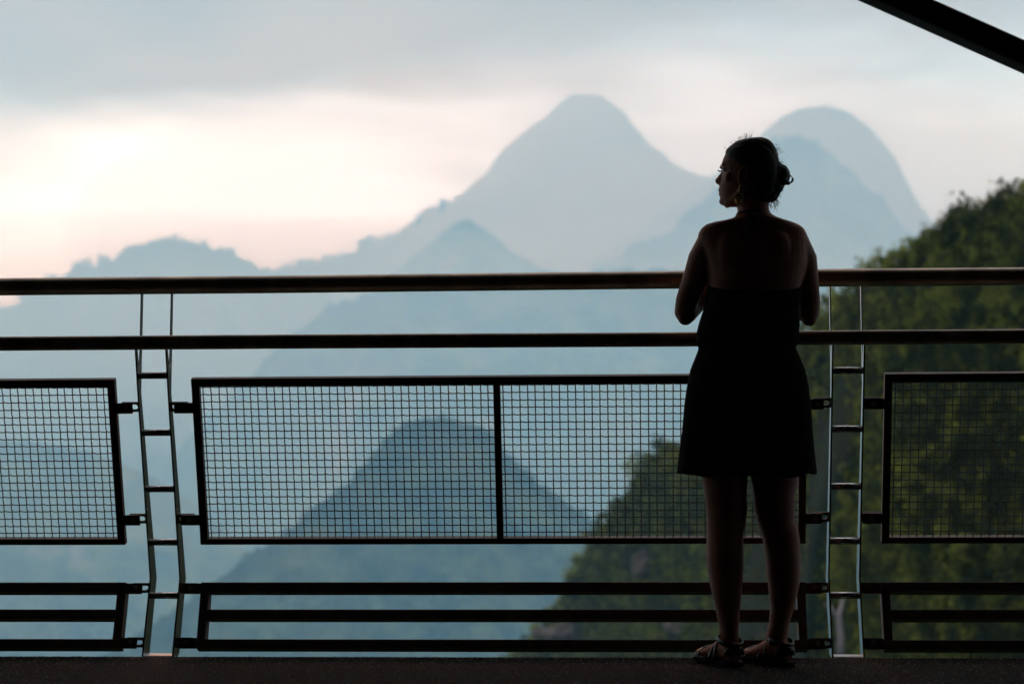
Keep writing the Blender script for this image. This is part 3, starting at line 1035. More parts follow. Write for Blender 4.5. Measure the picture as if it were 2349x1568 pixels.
# grass and dry blades growing along the floor edge
def blade(base, tip, wid, bend, label, mt, name='grass_blade'):
    b, e = Vector(base), Vector(tip)
    t = MB()
    rows = []
    for k in range(7):
        f = k / 6
        p = b.lerp(e, f) + Vector((bend * math.sin(f * PI), 0, 0))
        ww = wid * (1 - f ** 2) + 0.0003
        rows.append([p + Vector((-ww, 0, 0)), p + Vector((0, -ww * 0.5, 0)), p + Vector((ww, 0, 0)), p + Vector((0, ww * 0.3, 0))])
    t.loft(rows)
    o = t.build(name, mt, None, True)
    tag(o, label, 'grass', 'blades at the floor edge')


def pp(x, y, Y):
    return at(x / 1.7437, y / 1.7437, Y)


blade(pp(3884, 2640, 6.46), pp(3902, 2584, 6.47), 0.0028, -0.006, 'bright curved grass blade at the floor edge under the right panel', M['grassblade'])
blade(pp(3850, 2640, 6.47), pp(3833, 2590, 6.48), 0.0018, 0.004, 'short dim grass blade left of the bright curved one', M['grassblade'])
blade(pp(3925, 2640, 6.47), pp(3937, 2606, 6.48), 0.0016, 0.003, 'shortest grass blade right of the bright curved one', M['grassblade'])
blade(pp(701, 2630, 6.42), pp(721, 2602, 6.40), 0.0024, 0.0, 'dry straw blade leaning at the foot of the left post', M['straw'], 'straw_blade')
blade(pp(3322, 2632, 6.36), pp(3313, 2607, 6.35), 0.0018, 0.0, 'dry straw blade leaning at the foot of the right post', M['straw'], 'straw_blade')


# ------------------------------------------------------------------ person
YW = 6.20
KPX = YW / FD
person = empty('person')
person.location = (at(1722, 1500, YW).x, YW, 0.0)
tag(person, 'person seen from behind in short black halter dress and sandals, head turned left', 'person')
bpy.context.view_layer.update()
PINV = person.matrix_world.inverted()


def keep(o):
    """geometry is written in world space; hang it on the person"""
    o.parent = person
    o.matrix_parent_inverse = PINV
    return o


def hring(L, Rr, y, df, db, Yc=YW, n=36, ex=2.3, fl=1.0):
    a, b = at(L, y, Yc), at(Rr, y, Yc)
    c = (a + b) / 2
    rx = (b.x - a.x) / 2
    out = []
    for k in range(n):
        t = 2 * PI * k / n
        ct, st = math.cos(t), math.sin(t)
        x = math.copysign(abs(ct) ** (2 / ex), ct) * rx
        d = df if st > 0 else db
        yy = math.copysign(abs(st) ** (2 / ex), st) * d
        out.append(Vector((c.x + x, Yc + yy, c.z)))
    return out


def lofttab(m, tab, **kw):
    m.loft([hring(*r, **kw) for r in tab])


def dense(tab, n):
    tab = np.array(tab, float)
    d = np.linspace(0, 1, len(tab))
    return [tuple(np.interp(t, d, tab[:, k]) for k in range(tab.shape[1])) for t in np.linspace(0, 1, n)]


body = MB()
# trunk: y, then left and right edge in the picture, front and back depth
TR = [(1692, 1763, 470, .052, .052), (1692, 1764, 482, .053, .055), (1690, 1769, 492, .056, .060), (1682, 1783, 500, .060, .066), (1662, 1803, 506, .064, .068),
      (1636, 1818, 510, .062, .064), (1619, 1831, 515, .064, .062), (1609, 1843, 523, .070, .064), (1602, 1850, 535, .078, .068), (1600, 1853, 550, .088, .074), (1606, 1854, 575, .104, .086), (1618, 1852, 605, .116, .096),
      (1624, 1842, 640, .120, .098), (1625, 1832, 670, .118, .095), (1626, 1826, 705, .105, .090), (1622, 1820, 750, .097, .084), (1618, 1813, 790, .096, .082),
      (1606, 1824, 830, .098, .092), (1594, 1838, 870, .100, .108), (1587, 1845, 910, .098, .120), (1586, 1847, 950, .094, .122), (1590, 1845, 985, .085, .108), (1600, 1836, 1005, .06, .07)]
lofttab(body, TR)
LEGL = [(1590, 1722, 930, .085, .095), (1590, 1721, 985, .085, .098), (1597, 1718, 1040, .080, .086), (1609, 1715.5, 1092, .076, .074), (1615.5, 1712.5, 1132, .070, .068),
        (1619, 1715, 1162, .064, .060), (1621.5, 1712, 1190, .059, .056), (1621, 1705, 1233, .056, .062), (1620.5, 1706, 1272, .053, .068), (1622, 1705.5, 1300, .051, .066),
        (1628.5, 1703, 1340, .047, .056), (1640, 1698.5, 1391, .041, .042), (1649, 1694.5, 1434, .037, .038), (1650.5, 1694.5, 1459, .042, .040), (1650, 1697, 1480, .05, .042), (1652, 1697, 1500, .05, .04)]
LEGR = [(1721, 1846, 930, .085, .095), (1722, 1846, 985, .085, .098), (1720, 1840, 1040, .080, .086), (1721.5, 1832, 1092, .076, .074), (1727, 1824.5, 1132, .070, .068),
        (1730.5, 1822.5, 1162, .064, .060), (1736, 1824, 1190, .059, .056), (1749, 1834.5, 1233, .056, .062), (1754.5, 1837, 1275, .053, .068), (1757.5, 1836.5, 1305, .051, .066),
        (1761.5, 1833.5, 1340, .047, .056), (1767, 1823, 1388, .041, .042), (1764, 1811.5, 1427, .037, .038), (1756, 1807, 1457, .042, .040), (1757, 1809, 1480, .05, .042), (1762, 1812, 1500, .05, .04)]
lofttab(body, LEGL, Yc=6.19, n=24, ex=2.05)
lofttab(body, LEGR, Yc=6.19, n=24, ex=2.05)
# arms: upper arm forward and down, forearm up to the top rail
WL = R(0.315, -0.055, 1.282)
WR = R(0.445, -0.055, 1.282)
PXL = [at(1672, 570, 6.2), at(1648, 552, 6.2), at(1632, 558, 6.205), at(1610, 596, 6.215), at(1592, 645, 6.235), at(1576, 690, 6.262), at(1571.5, 718, 6.285)]
PXR = [at(1782, 570, 6.2), at(1806, 552, 6.2), at(1823, 558, 6.205), at(1842, 596, 6.215), at(1850, 645, 6.235), at(1855, 690, 6.262), at(1854.5, 720, 6.285)]
RA = [.036, .046, .048, .045, .0385, .0365, .0345]
for PX, W_ in ((PXL, WL), (PXR, WR)):
    e = PX[-1]
    body.tube(PX + [e + Vector((0, 0.012, -0.004))], RA + [.030], 18)
    body.ellipsoid(e + Vector((0, -0.012, -0.014)), [(0.026, 0, 0), (0, 0.024, 0), (0, 0, 0.026)])
    d = W_ - e
    body.tube([e + Vector((0, -0.012, -0.006)), e + d * 0.12, e + d * 0.32, e + d * 0.6, e + d * 0.85, W_], [.033, .0365, .038, .033, .0265, .0245], 18)
# shoulder blades and buttock swell give the back its relief
for x, sg in ((1680, -1), (1782, 1)):
    body.ellipsoid(at(x, 590, 6.2 - 0.053), [(0.055, 0.004 * sg, 0.012 * sg), (0, 0.036, 0), (0, 0, 0.085)])
# hands lying over the top rail, fingers curled down its far side
for W_, sg in ((WL, 1), (WR, -1)):
    f = (E2 + E1 * (0.30 * sg)).normalized()
    sd = Vector((f.y, -f.x, 0)) * sg          # towards the other hand (thumb side)
    k0 = W_ + f * 0.075 + Vector((0, 0, -0.004))
    body.loft([[W_ + f * dd + sd * (math.cos(a) * wd) + Vector((0, 0, math.sin(a) * th - 0.018 * dd / 0.08)) for a in [2 * PI * i / 16 for i in range(16)]]
               for dd, wd, th in ((-0.012, .025, .021), (0.012, .030, .018), (0.040, .039, .0165), (0.070, .041, .014), (0.084, .038, .010))])
    for i, (ln, rr) in enumerate(((0.072, .0080), (0.080, .0083), (0.074, .0080), (0.058, .0070))):
        o_ = sd * (0.0315 - 0.021 * i)
        b0 = W_ + f * (0.070 - 0.004 * abs(i - 1)) + o_ + Vector((0, 0, -0.016))
        sp = sd * (0.10 * (1.2 - i))
        p1 = b0 + (f + sp * 0.3) * (ln * 0.42) + Vector((0, 0, -0.006))
        p2 = p1 + (f * 0.55 + sp * 0.2) * (ln * 0.30) + Vector((0, 0, -ln * 0.30))
        p3 = p2 + f * (ln * 0.05) + Vector((0, 0, -ln * 0.30))
        body.tube([b0, p1, p2, p3, p3 + Vector((0, 0, -0.004))], [rr * 1.1, rr, rr * .93, rr * .82, rr * .45], 10)
    th0 = W_ + f * 0.020 + sd * 0.020 + Vector((0, 0, -0.008))
    body.tube([th0, th0 + f * 0.028 + sd * 0.022, th0 + f * 0.052 + sd * 0.030 + Vector((0, 0, -0.006)), th0 + f * 0.074 + sd * 0.028 + Vector((0, 0, -0.016))], [.013, .0105, .009, .0055], 10)

# head: own frame, F points where the face looks, N to the near (left) side
AH = math.radians(14)
FH = Vector((-math.cos(AH), math.sin(AH), 0))
NH = Vector((-math.sin(AH), -math.cos(AH), 0))
HX = at(1722, 400, YW).x
def hp(x, y, lat=0.0):
    """head point seen at picture (x, y) lying lat metres to the near side of the midline"""
    z = at(x, y, YW).z
    X = at(x, y, YW).x - HX
    u = -(X + lat * math.sin(AH)) / math.cos(AH)
    return Vector((HX, YW, 0)) + FH * u + NH * lat + Vector((0, 0, z))


def head_rings(tab, n=32, egg=0.16, ex=2.2):
    rings = []
    for y, xf, xb, wd in tab:
        a, b = hp(xf, y), hp(xb, y)
        c = (a + b) / 2
        ru = (a - b).length / 2
        rg = []
        for k in range(n):
            t = 2 * PI * k / n
            ct, st = math.cos(t), math.sin(t)
            uu = math.copysign(abs(ct) ** (2 / ex), ct) * ru
            ww = math.copysign(abs(st) ** (2 / ex), st) * wd * (1 - egg * ct)
            rg.append(c + FH * uu + NH * ww)
        rings.append(rg)
    return rings


HEAD = [(322, 1706, 1745, .026), (328, 1690, 1760, .046), (337, 1677, 1770, .060), (348, 1667.5, 1775, .067), (361, 1661.5, 1777, .071), (374, 1657, 1777, .0725),
        (384, 1657, 1775, .0720), (393, 1660, 1773, .0700), (404, 1658, 1771, .0685), (415, 1656, 1767, .0660), (424, 1653, 1762, .0630), (433, 1651.5, 1756, .0595), (441, 1653, 1750, .0565),
        (449, 1654, 1744, .0530), (457, 1653, 1736, .0480), (464, 1655, 1726, .0410), (469, 1660, 1716, .0330), (472.5, 1667, 1704, .020)]
body.loft(head_rings(HEAD))
# jaw and neck
body.tube([at(1728, 440, YW), at(1727, 470, YW), at(1728, 500, YW + 0.005)], [.047, .048, .052], 22)
for lat in (1, -1):
    body.tube([hp(1700, 440, lat * .052), hp(1686, 458, lat * .042), hp(1667, 466, lat * .020)], [.014, .015, .012], 10)
    body.ellipsoid(hp(1671, 409, lat * .040), [FH * .016, NH * .018, Vector((0, 0, .016))])      # cheekbone
    body.ellipsoid(hp(1660, 377.5, lat * .024), [FH * .008, NH * .020, Vector((0, 0, .007))])   # brow ridge
# nose
rn = []
for y, xt, hw, xb in ((383, 1657, .0070, 1668), (391, 1657.2, .0066, 1668), (397, 1652, .0080, 1668), (404, 1646.5, .0098, 1667), (409, 1641.8, .0125, 1666), (413, 1640.8, .0145, 1665), (417.5, 1643.5, .0150, 1664), (421.5, 1648.8, .0110, 1662)):
    tip = hp(xt, y); bk = hp(xb, y)
    ln = (tip - bk)
    rn.append([bk + NH * hw * 1.25, bk + ln * .55 + NH * hw * 0.98, bk + ln * .88 + NH * hw * .55, tip, bk + ln * .88 - NH * hw * .55, bk + ln * .55 - NH * hw * 0.98, bk - NH * hw * 1.25])
body.loft(rn)
# lips, chin
body.ellipsoid(hp(1654.5, 434.0), [FH * .0085, NH * .019, Vector((0, 0, .0062))])
body.ellipsoid(hp(1655.5, 443.8), [FH * .0080, NH * .017, Vector((0, 0, .0056))])
body.ellipsoid(hp(1661, 460), [FH * .0145, NH * .017, Vector((0, 0, .0125))])
# ears
for lat in (1, -1):
    ec = hp(1698 + (0 if lat > 0 else 36), 410, lat * .071)
    ez = Vector((0, 0, 1))
    tilt = (ez - FH * 0.16).normalized()
    out = (NH * lat + FH * -0.35).normalized()
    sidev = out.cross(tilt).normalized()
    pts = []
    for k in range(19):
        a = -0.45 * PI + 1.75 * PI * k / 18
        rx, rz = 0.0125, 0.0245
        pts.append(ec + FH * (-math.cos(a) * rx) + tilt * (math.sin(a) * rz) + out * 0.008)
    body.tube(pts, [.0038] * 19, 8)
    body.ellipsoid(ec - out * 0.002, [FH * .011, tilt * .024, out * .006])
    body.ellipsoid(ec - tilt * 0.0245 + out * 0.004 + FH * 0.002, [FH * .007, tilt * .008, out * .005])

# feet
def foot(hx, tx, Yh, Yt):
    h = at(hx, 1500, Yh); t_ = at(tx, 1500, Yt)
    h.z = t_.z = 0
    d = (t_ - h)
    ln = d.length
    d.normalize()
    sd = Vector((-d.y, d.x, 0))
    return h, d, sd, ln


def foot_mesh(m, h, d, sd, ln, side):
    z0 = 0.020
    rings = []
    for f, wd, top, off in ((-0.01, .012, .030, 0), (0.02, .024, .046, 0), (0.10, .030, .062, 0), (0.22, .031, .078, 0), (0.36, .033, .070, .002), (0.50, .037, .056, .004), (0.64, .041, .042, .004), (0.76, .042, .032, .002), (0.86, .037, .025, 0)):
        c = h + d * (f * ln) + sd * (off * side)
        rg = []
        for k in range(20):
            a = 2 * PI * k / 20
            ca, sa = math.cos(a), math.sin(a)
            zz = z0 + top / 2 + (top / 2) * math.copysign(abs(sa) ** 0.8, sa)
            ww = wd * (1 - 0.25 * max(0, sa))
            rg.append(c + sd * (ww * ca) + Vector((0, 0, zz)))
        rings.append(rg)
    m.loft(rings)
    for i, (o_, l_, r_) in enumerate(((.030, .030, .0115), (.012, .031, .0088), (-.003, .027, .0082), (-.017, .021, .0078), (-.029, .013, .0072))):
        b0 = h + d * (0.82 * ln) + sd * (o_ * side) + Vector((0, 0, z0 + 0.012))
        m.tube([b0, b0 + d * (l_ * 0.6) + Vector((0, 0, 0.001)), b0 + d * l_ + Vector((0, 0, -0.004))], [r_, r_, r_ * .7], 9)


FL = foot(1688, 1613, 6.135, 6.335)
FR = foot(1806, 1718, 6.135, 6.335)
foot_mesh(body, *FL, -1)
foot_mesh(body, *FR, 1)


def fuse(m, name, voxel, sm, mt):
    """union of the closed pieces as one continuous skin"""
    me = m.mesh('tmp')
    ob = bpy.data.objects.new('tmp', me)
    C.objects.link(ob)
    rm = ob.modifiers.new('r', 'REMESH')
    rm.mode = 'VOXEL'
    rm.voxel_size = voxel
    s_ = ob.modifiers.new('s', 'SMOOTH')
    s_.factor = 0.5
    s_.iterations = sm
    dg = bpy.context.evaluated_depsgraph_get()
    out = bpy.data.meshes.new_from_object(ob.evaluated_get(dg))
    bpy.data.objects.remove(ob)
    bpy.data.meshes.remove(me)
    out.name = name
    out.materials.clear()
    out.polygons.foreach_set('use_smooth', [True] * len(out.polygons))
    return keep(link(name, out, mt))


fuse(body, 'body', 0.0042, 4, M['skin'])

# eyes and lashes
for lat in (1, -1):
    e = MB(); e.ellipsoid(hp(1664.5, 388.5, lat * .030), [FH * .0100, NH * .0100, Vector((0, 0, .0100))])
    keep(e.build('eye', M['eye'], None, True))
    l = MB()
    for k in range(9):
        b0 = hp(1658.5, 386.8, lat * (.020 + .0022 * k))
        l.tube([b0, b0 + FH * 0.006 + Vector((0, 0, -.0005)), b0 + FH * 0.0105 + Vector((0, 0, .0035))], [.0007, .0006, .0003], 5)
    l.ellipsoid(hp(1657.5, 378.5, lat * .027), [FH * .0022, NH * .018, Vector((0, 0, .0028))])
    keep(l.build('eyelashes', M['lash'], None, True))

# dress
def dress():
    n = 72
    T = [(1630, 1838, 600, .128, .105), (1627, 1840, 640, .132, .106), (1624, 1836, 665, .131, .104), (1618, 1830, 705, .120, .101), (1606, 1832, 740, .112, .098), (1600, 1830, 765, .107, .096), (1599, 1828.5, 786, .106, .095), (1606, 1822, 797, .102, .092),
         (1599, 1830, 815, .106, .100), (1586, 1844, 848, .107, .114), (1577.5, 1852, 890, .105, .128), (1572, 1857.5, 930, .102, .130), (1567.5, 1860.5, 985, .102, .124), (1561, 1865, 1035, .108, .122), (1555.5, 1870.5, 1084, .114, .124)]
    T = np.array(T)
    rows = []
    m_ = 64
    for k in range(m_ + 1):
        rg = []
        for i in range(n):
            a = 2 * PI * i / n
            ct, st = math.cos(a), math.sin(a)
            top = 655 + (18 * max(0, -st) if st < 0 else -55 * max(0, st) ** 1.5)
            hem = 1083 + 3.0 * math.sin(5 * a + 0.6) + 1.5 * math.sin(11 * a) + (9 if st < 0 else 4) * abs(st)
            y = top + (hem - top) * k / m_
            L, Rr, df, db = (np.interp(y, T[:, 2], T[:, c]) for c in (0, 1, 3, 4))
            fold = 1 + (0.012 * math.sin(9 * a + 1.0) + 0.010 * math.sin(14 * a + 2)) * np.clip((y - 830) / 250, 0, 1)
            fold += 0.006 * math.sin(21 * a + y * 0.05) * np.exp(-((y - 797) / 26) ** 2)
            p0, p1 = at(L, y, YW), at(Rr, y, YW)
            c = (p0 + p1) / 2
            rx = (p1.x - p0.x) / 2
            e = 2.25
            xx = math.copysign(abs(ct) ** (2 / e), ct) * rx * (1 + (fold - 1) * 0.4)
            yy = math.copysign(abs(st) ** (2 / e), st) * (df if st > 0 else db) * fold
            rg.append(Vector((c.x + xx, YW + yy, c.z)))
        rows.append(rg)
    # turn the cloth in at hem and top so its edge has thickness
    m = MB()
    m.loft(rows, cap=False)
    o = m.build('dress', M['cloth'], None, True)
    sd = o.modifiers.new('thickness', 'SOLIDIFY')
    sd.thickness = 0.003
    sd.offset = -1
    return keep(o)


dress()
# two front panels of the halter rising to the neck
hs = MB()
for x0, x1 in ((1655, 1704), (1806, 1752)):
    a = [at(x0, 600, YW + 0.128), at((x0 * 2 + x1) / 3, 565, YW + 0.122), at((x0 + x1 * 2) / 3, 528, YW + 0.098), at(x1, 500, YW + 0.060)]
    hs.tube(a, [.045, .035, .022, .007], 14, flat=0.12)
# strap round the neck, knot and two tails
npts = []
for k in range(17):
    a = PI * k / 16
    x = 1728 - 38.5 * math.cos(a)
    y = 492 - 11.0 * math.sin(a) + (1 - k / 16) * 3
    npts.append(at(x, y, YW + 0.012 - 0.072 * math.sin(a)))
hs.tube([at(1700, 503, YW + 0.060)] + npts + [at(1757, 501, YW + 0.060)], .0035, 8)
keep(hs.build('halter_strap', M['cloth'], None, True))
tl = MB()
tl.ellipsoid(at(1716.5, 488.5, YW - 0.066), [(.0085, 0, 0), (0, .008, 0), (0, 0, .0075)])
keep(tl.build('knot', M['cloth'], None, True))
for (pts, wd) in (([(1716, 489), (1721, 504), (1726, 518), (1731, 530)], .0105), ([(1719, 488), (1728, 498), (1736, 509), (1742.5, 518.5)], .0100)):
    tl = MB()
    rows = []
    for k, (x, y) in enumerate(pts):
        c = at(x, y, YW - 0.074 - 0.010 * k + (0.002 if wd > .0101 else 0))
        ww = (.006, wd * .9, wd, wd * 1.08)[k]
        ax = Vector((math.cos(0.45), 0, math.sin(0.45)))
        rows.append([c - ax * ww, c + Vector((0, -.0022, 0)), c + ax * ww, c + Vector((0, .0012, 0))])
    tl.loft(rows)
    keep(tl.build('strap_tail', M['cloth'], None, True))

# hair
hair = MB()
HAIR = [(318.5, 1710, 1748, .022), (322, 1699, 1758, .040), (328, 1687, 1767, .056), (335, 1677, 1773.5, .066), (345, 1668, 1779, .0735), (356, 1667, 1782.5, .0770), (368, 1670, 1784.5, .0790), (380, 1675, 1787, .0795), (390, 1684, 1789, .0780),
        (400, 1700, 1790, .0755), (412, 1706, 1790, .0735), (424, 1708, 1786.5, .0700), (436, 1710, 1782.5, .0640), (448, 1713, 1778, .0570), (457, 1718, 1773, .0500), (464, 1728, 1764, .0400), (470, 1738, 1757, .022)]
HRINGS = head_rings(HAIR, 40, 0.02, 2.2)
hair.loft(HRINGS)
hair.ellipsoid(hp(1789, 404, 0.0), [FH * .029, NH * .038, Vector((0, 0, .034))])
hair.ellipsoid(hp(1774, 400, 0.006), [FH * .034, NH * .044, Vector((0, 0, .040))])
hair.ellipsoid(hp(1777, 424, 0.004), [FH * .026, NH * .036, Vector((0, 0, .034))])
hair.ellipsoid(hp(1768, 447, 0.004), [FH * .022, NH * .036, Vector((0, 0, .026))])
hair.ellipsoid(hp(1776, 436, 0.004), [FH * .018, NH * .030, Vector((0, 0, .030))])
hair.ellipsoid(hp(1796, 397, 0.010), [FH * .012, NH * .018, Vector((0, 0, .010))])
# twisted locks around the bun
for k in range(7):
    a0 = k * 0.9
    c0 = hp(1789, 405, 0.0)
    pts = []
    for i in range(12):
        a = a0 + i * 0.42
        pts.append(c0 + FH * (-.006 - .016 * math.cos(a * 1.3)) + NH * (.026 * math.cos(a + a0)) + Vector((0, 0, .024 * math.sin(a))))
    hair.tube(pts, [.003] + [.0055] * 10 + [.002], 7)
hr = fuse(hair, 'hair', 0.0034, 2, M['hair'])
co = np.empty(len(hr.data.vertices) * 3, dtype=np.float32)
nn = np.empty_like(co)
hr.data.vertices.foreach_get('co', co)
hr.data.vertices.foreach_get('normal', nn)
co = co.reshape(-1, 3).astype(float); nn = nn.reshape(-1, 3)
kc = np.array(hp(1790, 402)); f_, n_, z_ = np.array(FH), np.array(NH), np.array((0, 0, 1.0))
rel = co - kc
azm = np.arctan2(rel @ n_, rel @ z_)
dist = np.linalg.norm(rel, axis=1)
g_ = np.sin(azm * 46 + 2.5 * vnoise(azm * 5, dist * 30, 3)) * 0.6 + np.sin(azm * 83 + 3 * vnoise(azm * 9, dist * 22, 5)) * 0.5
g_ = g_ * np.clip((dist - 0.02) / 0.04, 0.2, 1) * 0.0017 + 0.0022 * vnoise(azm * 4, dist * 25, 9)
co += nn * g_[:, None]
hr.data.vertices.foreach_set('co', co.astype(np.float32).ravel())
hr.data.update()
# loose strands and flyaways
st = MB()
def strand(p, q, bend, r=0.0006, n=8, curl=0.0):
    pts = []
    for i in range(n + 1):
        f = i / n
        v = Vector(p).lerp(Vector(q), f) + Vector(bend) * math.sin(PI * f)
        v += Vector((math.sin(f * 9 + curl * 30), 0, math.cos(f * 8 + curl * 17))) * curl * f
        pts.append(v)
    st.tube(pts, [r] * n + [r * .5], 4, cap=False)


rs = random.Random(5)
top = [(h[0], h[1], h[2]) for h in HAIR]
for k in range(150):
    f = rs.random()
    if f < .5:          # crown and forehead side
        i = rs.randint(0, 5); x = top[i][1]; y = top[i][0]
        x += rs.uniform(-1, 12)
        q = (x + rs.uniform(-10, 12), y - rs.uniform(3, 13))
    else:               # back of the head
        i = rs.randint(3, 13); x = top[i][2]; y = top[i][0]
        q = (x + rs.uniform(2, 12), y + rs.uniform(-8, 14))
    lat = rs.uniform(-.03, .03)
    strand(hp(x, y + 1, lat), hp(q[0], q[1], lat + rs.uniform(-.01, .01)), (rs.uniform(-.008, .008), 0, rs.uniform(-.004, .010)), rs.uniform(.00022, .00042), 8, rs.uniform(0, .005))
for k in range(60):     # wisps at the nape
    x = rs.uniform(1758, 1781); y = rs.uniform(440, 462)
    strand(hp(x, y, rs.uniform(-.02, .02)), hp(x + rs.uniform(-4, 10), y + rs.uniform(8, 28), rs.uniform(-.02, .02)), (rs.uniform(-.006, .010), 0, 0), rs.uniform(.0003, .0006), 8, rs.uniform(0, .006))
for k in range(9):      # the open loop right of the bun
    pts = []
    for i in range(15):
        a = -0.5 * PI * 1.1 + PI * 1.15 * i / 14
        pts.append(hp(1798 + (22.5 - k * .9) * math.cos(a) * (1 if abs(a) < 9 else 1) - 2 + rs.uniform(-.3, .3), 415 - (11 + k * .25) * math.sin(a), 0.004 * k - .01))
    st.tube(pts, .00065, 4, cap=False)
for k in range(5):      # thick loop above it
    pts = [hp(1791, 397, .01 + .002 * k), hp(1799, 391.5 + k * .4, .01), hp(1805.5 - k * .3, 396, .01), hp(1805.5 - k * .4, 403, .01), hp(1799, 408.5, .01), hp(1793, 411, .01)]
    st.tube(pts, .0017, 6, cap=False)
for x0, y0, x1, y1 in ((1671, 352, 1679, 420), (1676, 360, 1681, 440), (1682, 380, 1686, 437), (1700, 432, 1701, 495), (1702, 434, 1705, 490), (1668, 350, 1674, 400)):   # locks beside the cheek
    strand(hp(x0, y0, .076), hp(x1, y1, .066), (-.004, -.003, 0), .0009, 10, .003)
# combed strands lying over the scalp, from the hairline back into the knot
for k in range(150):
    side = 1 if k % 2 else -1
    r0 = rs.uniform(1.2, 9.0)
    t0 = rs.uniform(0.25, 1.1)
    r1 = rs.uniform(8.0, 10.5)
    pts = []
    for i in range(15):
        f = i / 14
        row = r0 + (r1 - r0) * f ** 1.6
        t_ = t0 + (PI * 0.97 - t0) * f
        i0 = min(int(row), len(HAIR) - 2); fr = row - i0
        ra, rb = HRINGS[i0], HRINGS[i0 + 1]
        kk = (t_ / (2 * PI) * 40) % 40 if side > 0 else (40 - t_ / (2 * PI) * 40) % 40
        k0_ = int(kk) % 40; k1_ = (k0_ + 1) % 40; fk = kk - int(kk)
        pa_ = ra[k0_].lerp(ra[k1_], fk); pb_ = rb[k0_].lerp(rb[k1_], fk)
        q = pa_.lerp(pb_, fr)
        c_ = hp(1728, 395)
        pts.append(q + (q - c_).normalized() * (rs.uniform(-.0004, .0006) + .0004))
    st.tube(pts, [.0006] + [.0013] * 13 + [.0006], 5, cap=False)
so_ = keep(st.build('loose_hair', M['hair'], None, True))
so_['kind'] = 'stuff'

# earring
er = MB()
lob = hp(1689.5, 431, .079)
EX, EZv = -FH, Vector((0, 0, 1))
def ep(x, y):
    return lob + Vector(((x - 1688.0) * KPX * 1.12 - 0.002, -0.012, -(y - 431) * KPX * 1.06))
er.tube([lob + Vector((0, 0.002, 0.002)), ep(1689.5, 436), ep(1688.5, 443)], .0006, 6)
er.ellipsoid(ep(1687.6, 445), [(.0036, 0, 0), (0, .0036, 0), (0, 0, .0030)])
def frame_loop(pts, r=.0007):
    er.tube(pts, r * 1.9, 6)
frame_loop([ep(1681.8, 452.3), ep(1694.2, 453.0), ep(1694.0, 459.2), ep(1681.6, 458.4), ep(1681.8, 452.3)])
er.tube([ep(1688, 447), ep(1688, 452.5)], .0004, 5)
er.tube([ep(1688, 459), ep(1687.3, 463.2)], .0005, 5)
er.tube([ep(1678.8, 463.0), ep(1694.8, 464.4)], .0010, 6)
for rr in (3.6, 5.2, 6.8):
    frame_loop([ep(1686.9 + rr * math.cos(a) * (.98), 464.2 + 1.78 * rr * .95 * math.sin(a)) for a in [PI * i / 14 for i in range(15)]], .0006)
keep(er.build('earring', M['gold'], None, True))
inl = MB()
c0, c1 = ep(1682.3, 453), ep(1693.6, 458.7)
inl.box(c0.x, c0.y + .0003, c1.z, c1.x, c0.y + .001, c0.z)
pl = [(1686.9 + 3.2 * math.cos(a), 464.6 + 5.4 * math.sin(a)) for a in [PI * i / 10 for i in range(11)]]
pv_ = [ep(x, y) for x, y in pl]
inl.add(pv_ + [p + Vector((0, .0007, 0)) for p in pv_], [tuple(range(11)), tuple(range(21, 10, -1))] + [(i, (i + 1) % 11, 11 + (i + 1) % 11, 11 + i) for i in range(11)])
keep(inl.build('earring_inlay', M['inlay']))


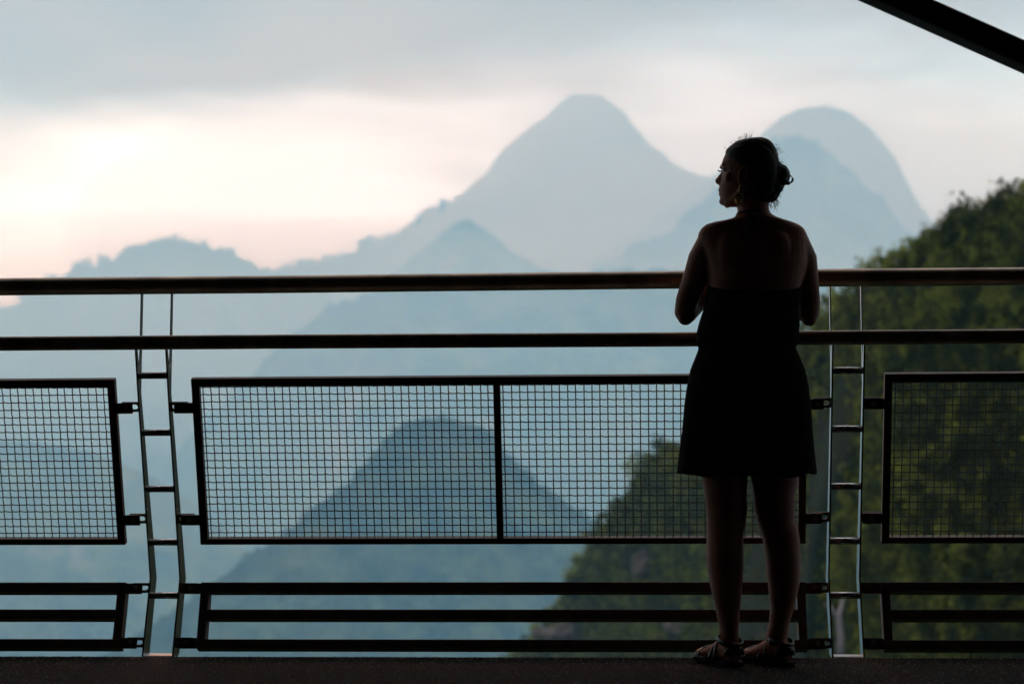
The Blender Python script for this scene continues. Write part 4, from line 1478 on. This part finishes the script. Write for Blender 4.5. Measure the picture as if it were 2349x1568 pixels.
# sandals
def sandal(h, d, sd, ln, side):
    s = MB()
    out = []
    for f, a, b in ((-.06, -.010, .010), (-.03, -.024, .024), (.05, -.033, .033), (.2, -.034, .034), (.4, -.034, .036), (.6, -.040, .040), (.78, -.043, .043), (.92, -.038, .040), (1.02, -.030, .034), (1.07, -.012, .016)):
        out.append((f * ln, a, b))
    poly = [h + d * f + sd * (b * side) for f, a, b in out] + [h + d * f + sd * (a * side) for f, a, b in out[::-1]]
    rings = [[p + Vector((0, 0, z)) - (p - (h + d * .5 * ln)) * k for p in poly] for z, k in ((.0035, .03), (.006, 0), (.016, 0), (.0195, .02))]
    s.loft(rings)
    root = keep(s.build('sandal', M['sole']))
    root['label'] = 'left black sandal pointing outwards' if side < 0 else 'right black sandal pointing left'
    def band(f0, wd, hh, rr, back=0.0, nm='strap', tilt=0.0):
        b = MB()
        n = 14
        for rpt in range(1):
            rows = []
            for k in range(n + 1):
                a = PI * k / n
                c = h + d * (f0 * ln - back * math.sin(a)) + sd * (math.cos(a) * wd)
                z = .014 + hh * math.sin(a)
                nrm = (sd * (math.cos(a) * hh) + Vector((0, 0, math.sin(a) * wd))).normalized()
                c = c + Vector((0, 0, z))
                fw = (d + Vector((0, 0, tilt * math.sin(a)))).normalized()
                rows.append([c + fw * (rr * math.cos(t)) + nrm * (.0032 * math.sin(t)) for t in [2 * PI * i / 10 for i in range(10)]])
            b.loft(rows)
        o = b.build(nm, M['leather'], None, True)
        o.parent = root
        o.matrix_parent_inverse = Matrix.Identity(4)
        return o
    for f0, wd, hh in ((.98, .033, .026), (.92, .039, .031), (.86, .0425, .035), (.79, .044, .040)):
        band(f0, wd, hh, .0072)
    band(.50, .039, .063, .0075, .020)
    band(.36, .037, .085, .0065, .012)
    # ankle ring and heel strap
    b = MB()
    rows = []
    for k in range(25):
        a = 2 * PI * k / 24
        c = h + d * (.165 * ln + .046 * math.cos(a)) + sd * (.0365 * math.sin(a)) + Vector((0, 0, .080 + .012 * math.cos(a)))
        nr = (d * math.cos(a) + sd * math.sin(a))
        rows.append([c + Vector((0, 0, .0080 * math.cos(t))) + nr * (.0026 * math.sin(t)) for t in [2 * PI * i / 8 for i in range(8)]])
    b.loft(rows, cap=False)
    o = b.build('strap', M['leather'], None, True); o.parent = root
    b = MB()
    rows = []
    for k in range(17):
        a = PI * .62 + PI * .76 * k / 16
        c = h + d * (.13 * ln + .042 * math.cos(a)) + sd * (.0345 * math.sin(a)) + Vector((0, 0, .040 - .014 * math.cos(a)))
        nr = (d * math.cos(a) + sd * math.sin(a))
        rows.append([c + Vector((0, 0, .012 * math.cos(t))) + nr * (.0024 * math.sin(t)) for t in [2 * PI * i / 8 for i in range(8)]])
    b.loft(rows)
    o = b.build('strap', M['leather'], None, True); o.parent = root
    return root


sandal(*FL, -1)
sandal(*FR, 1)
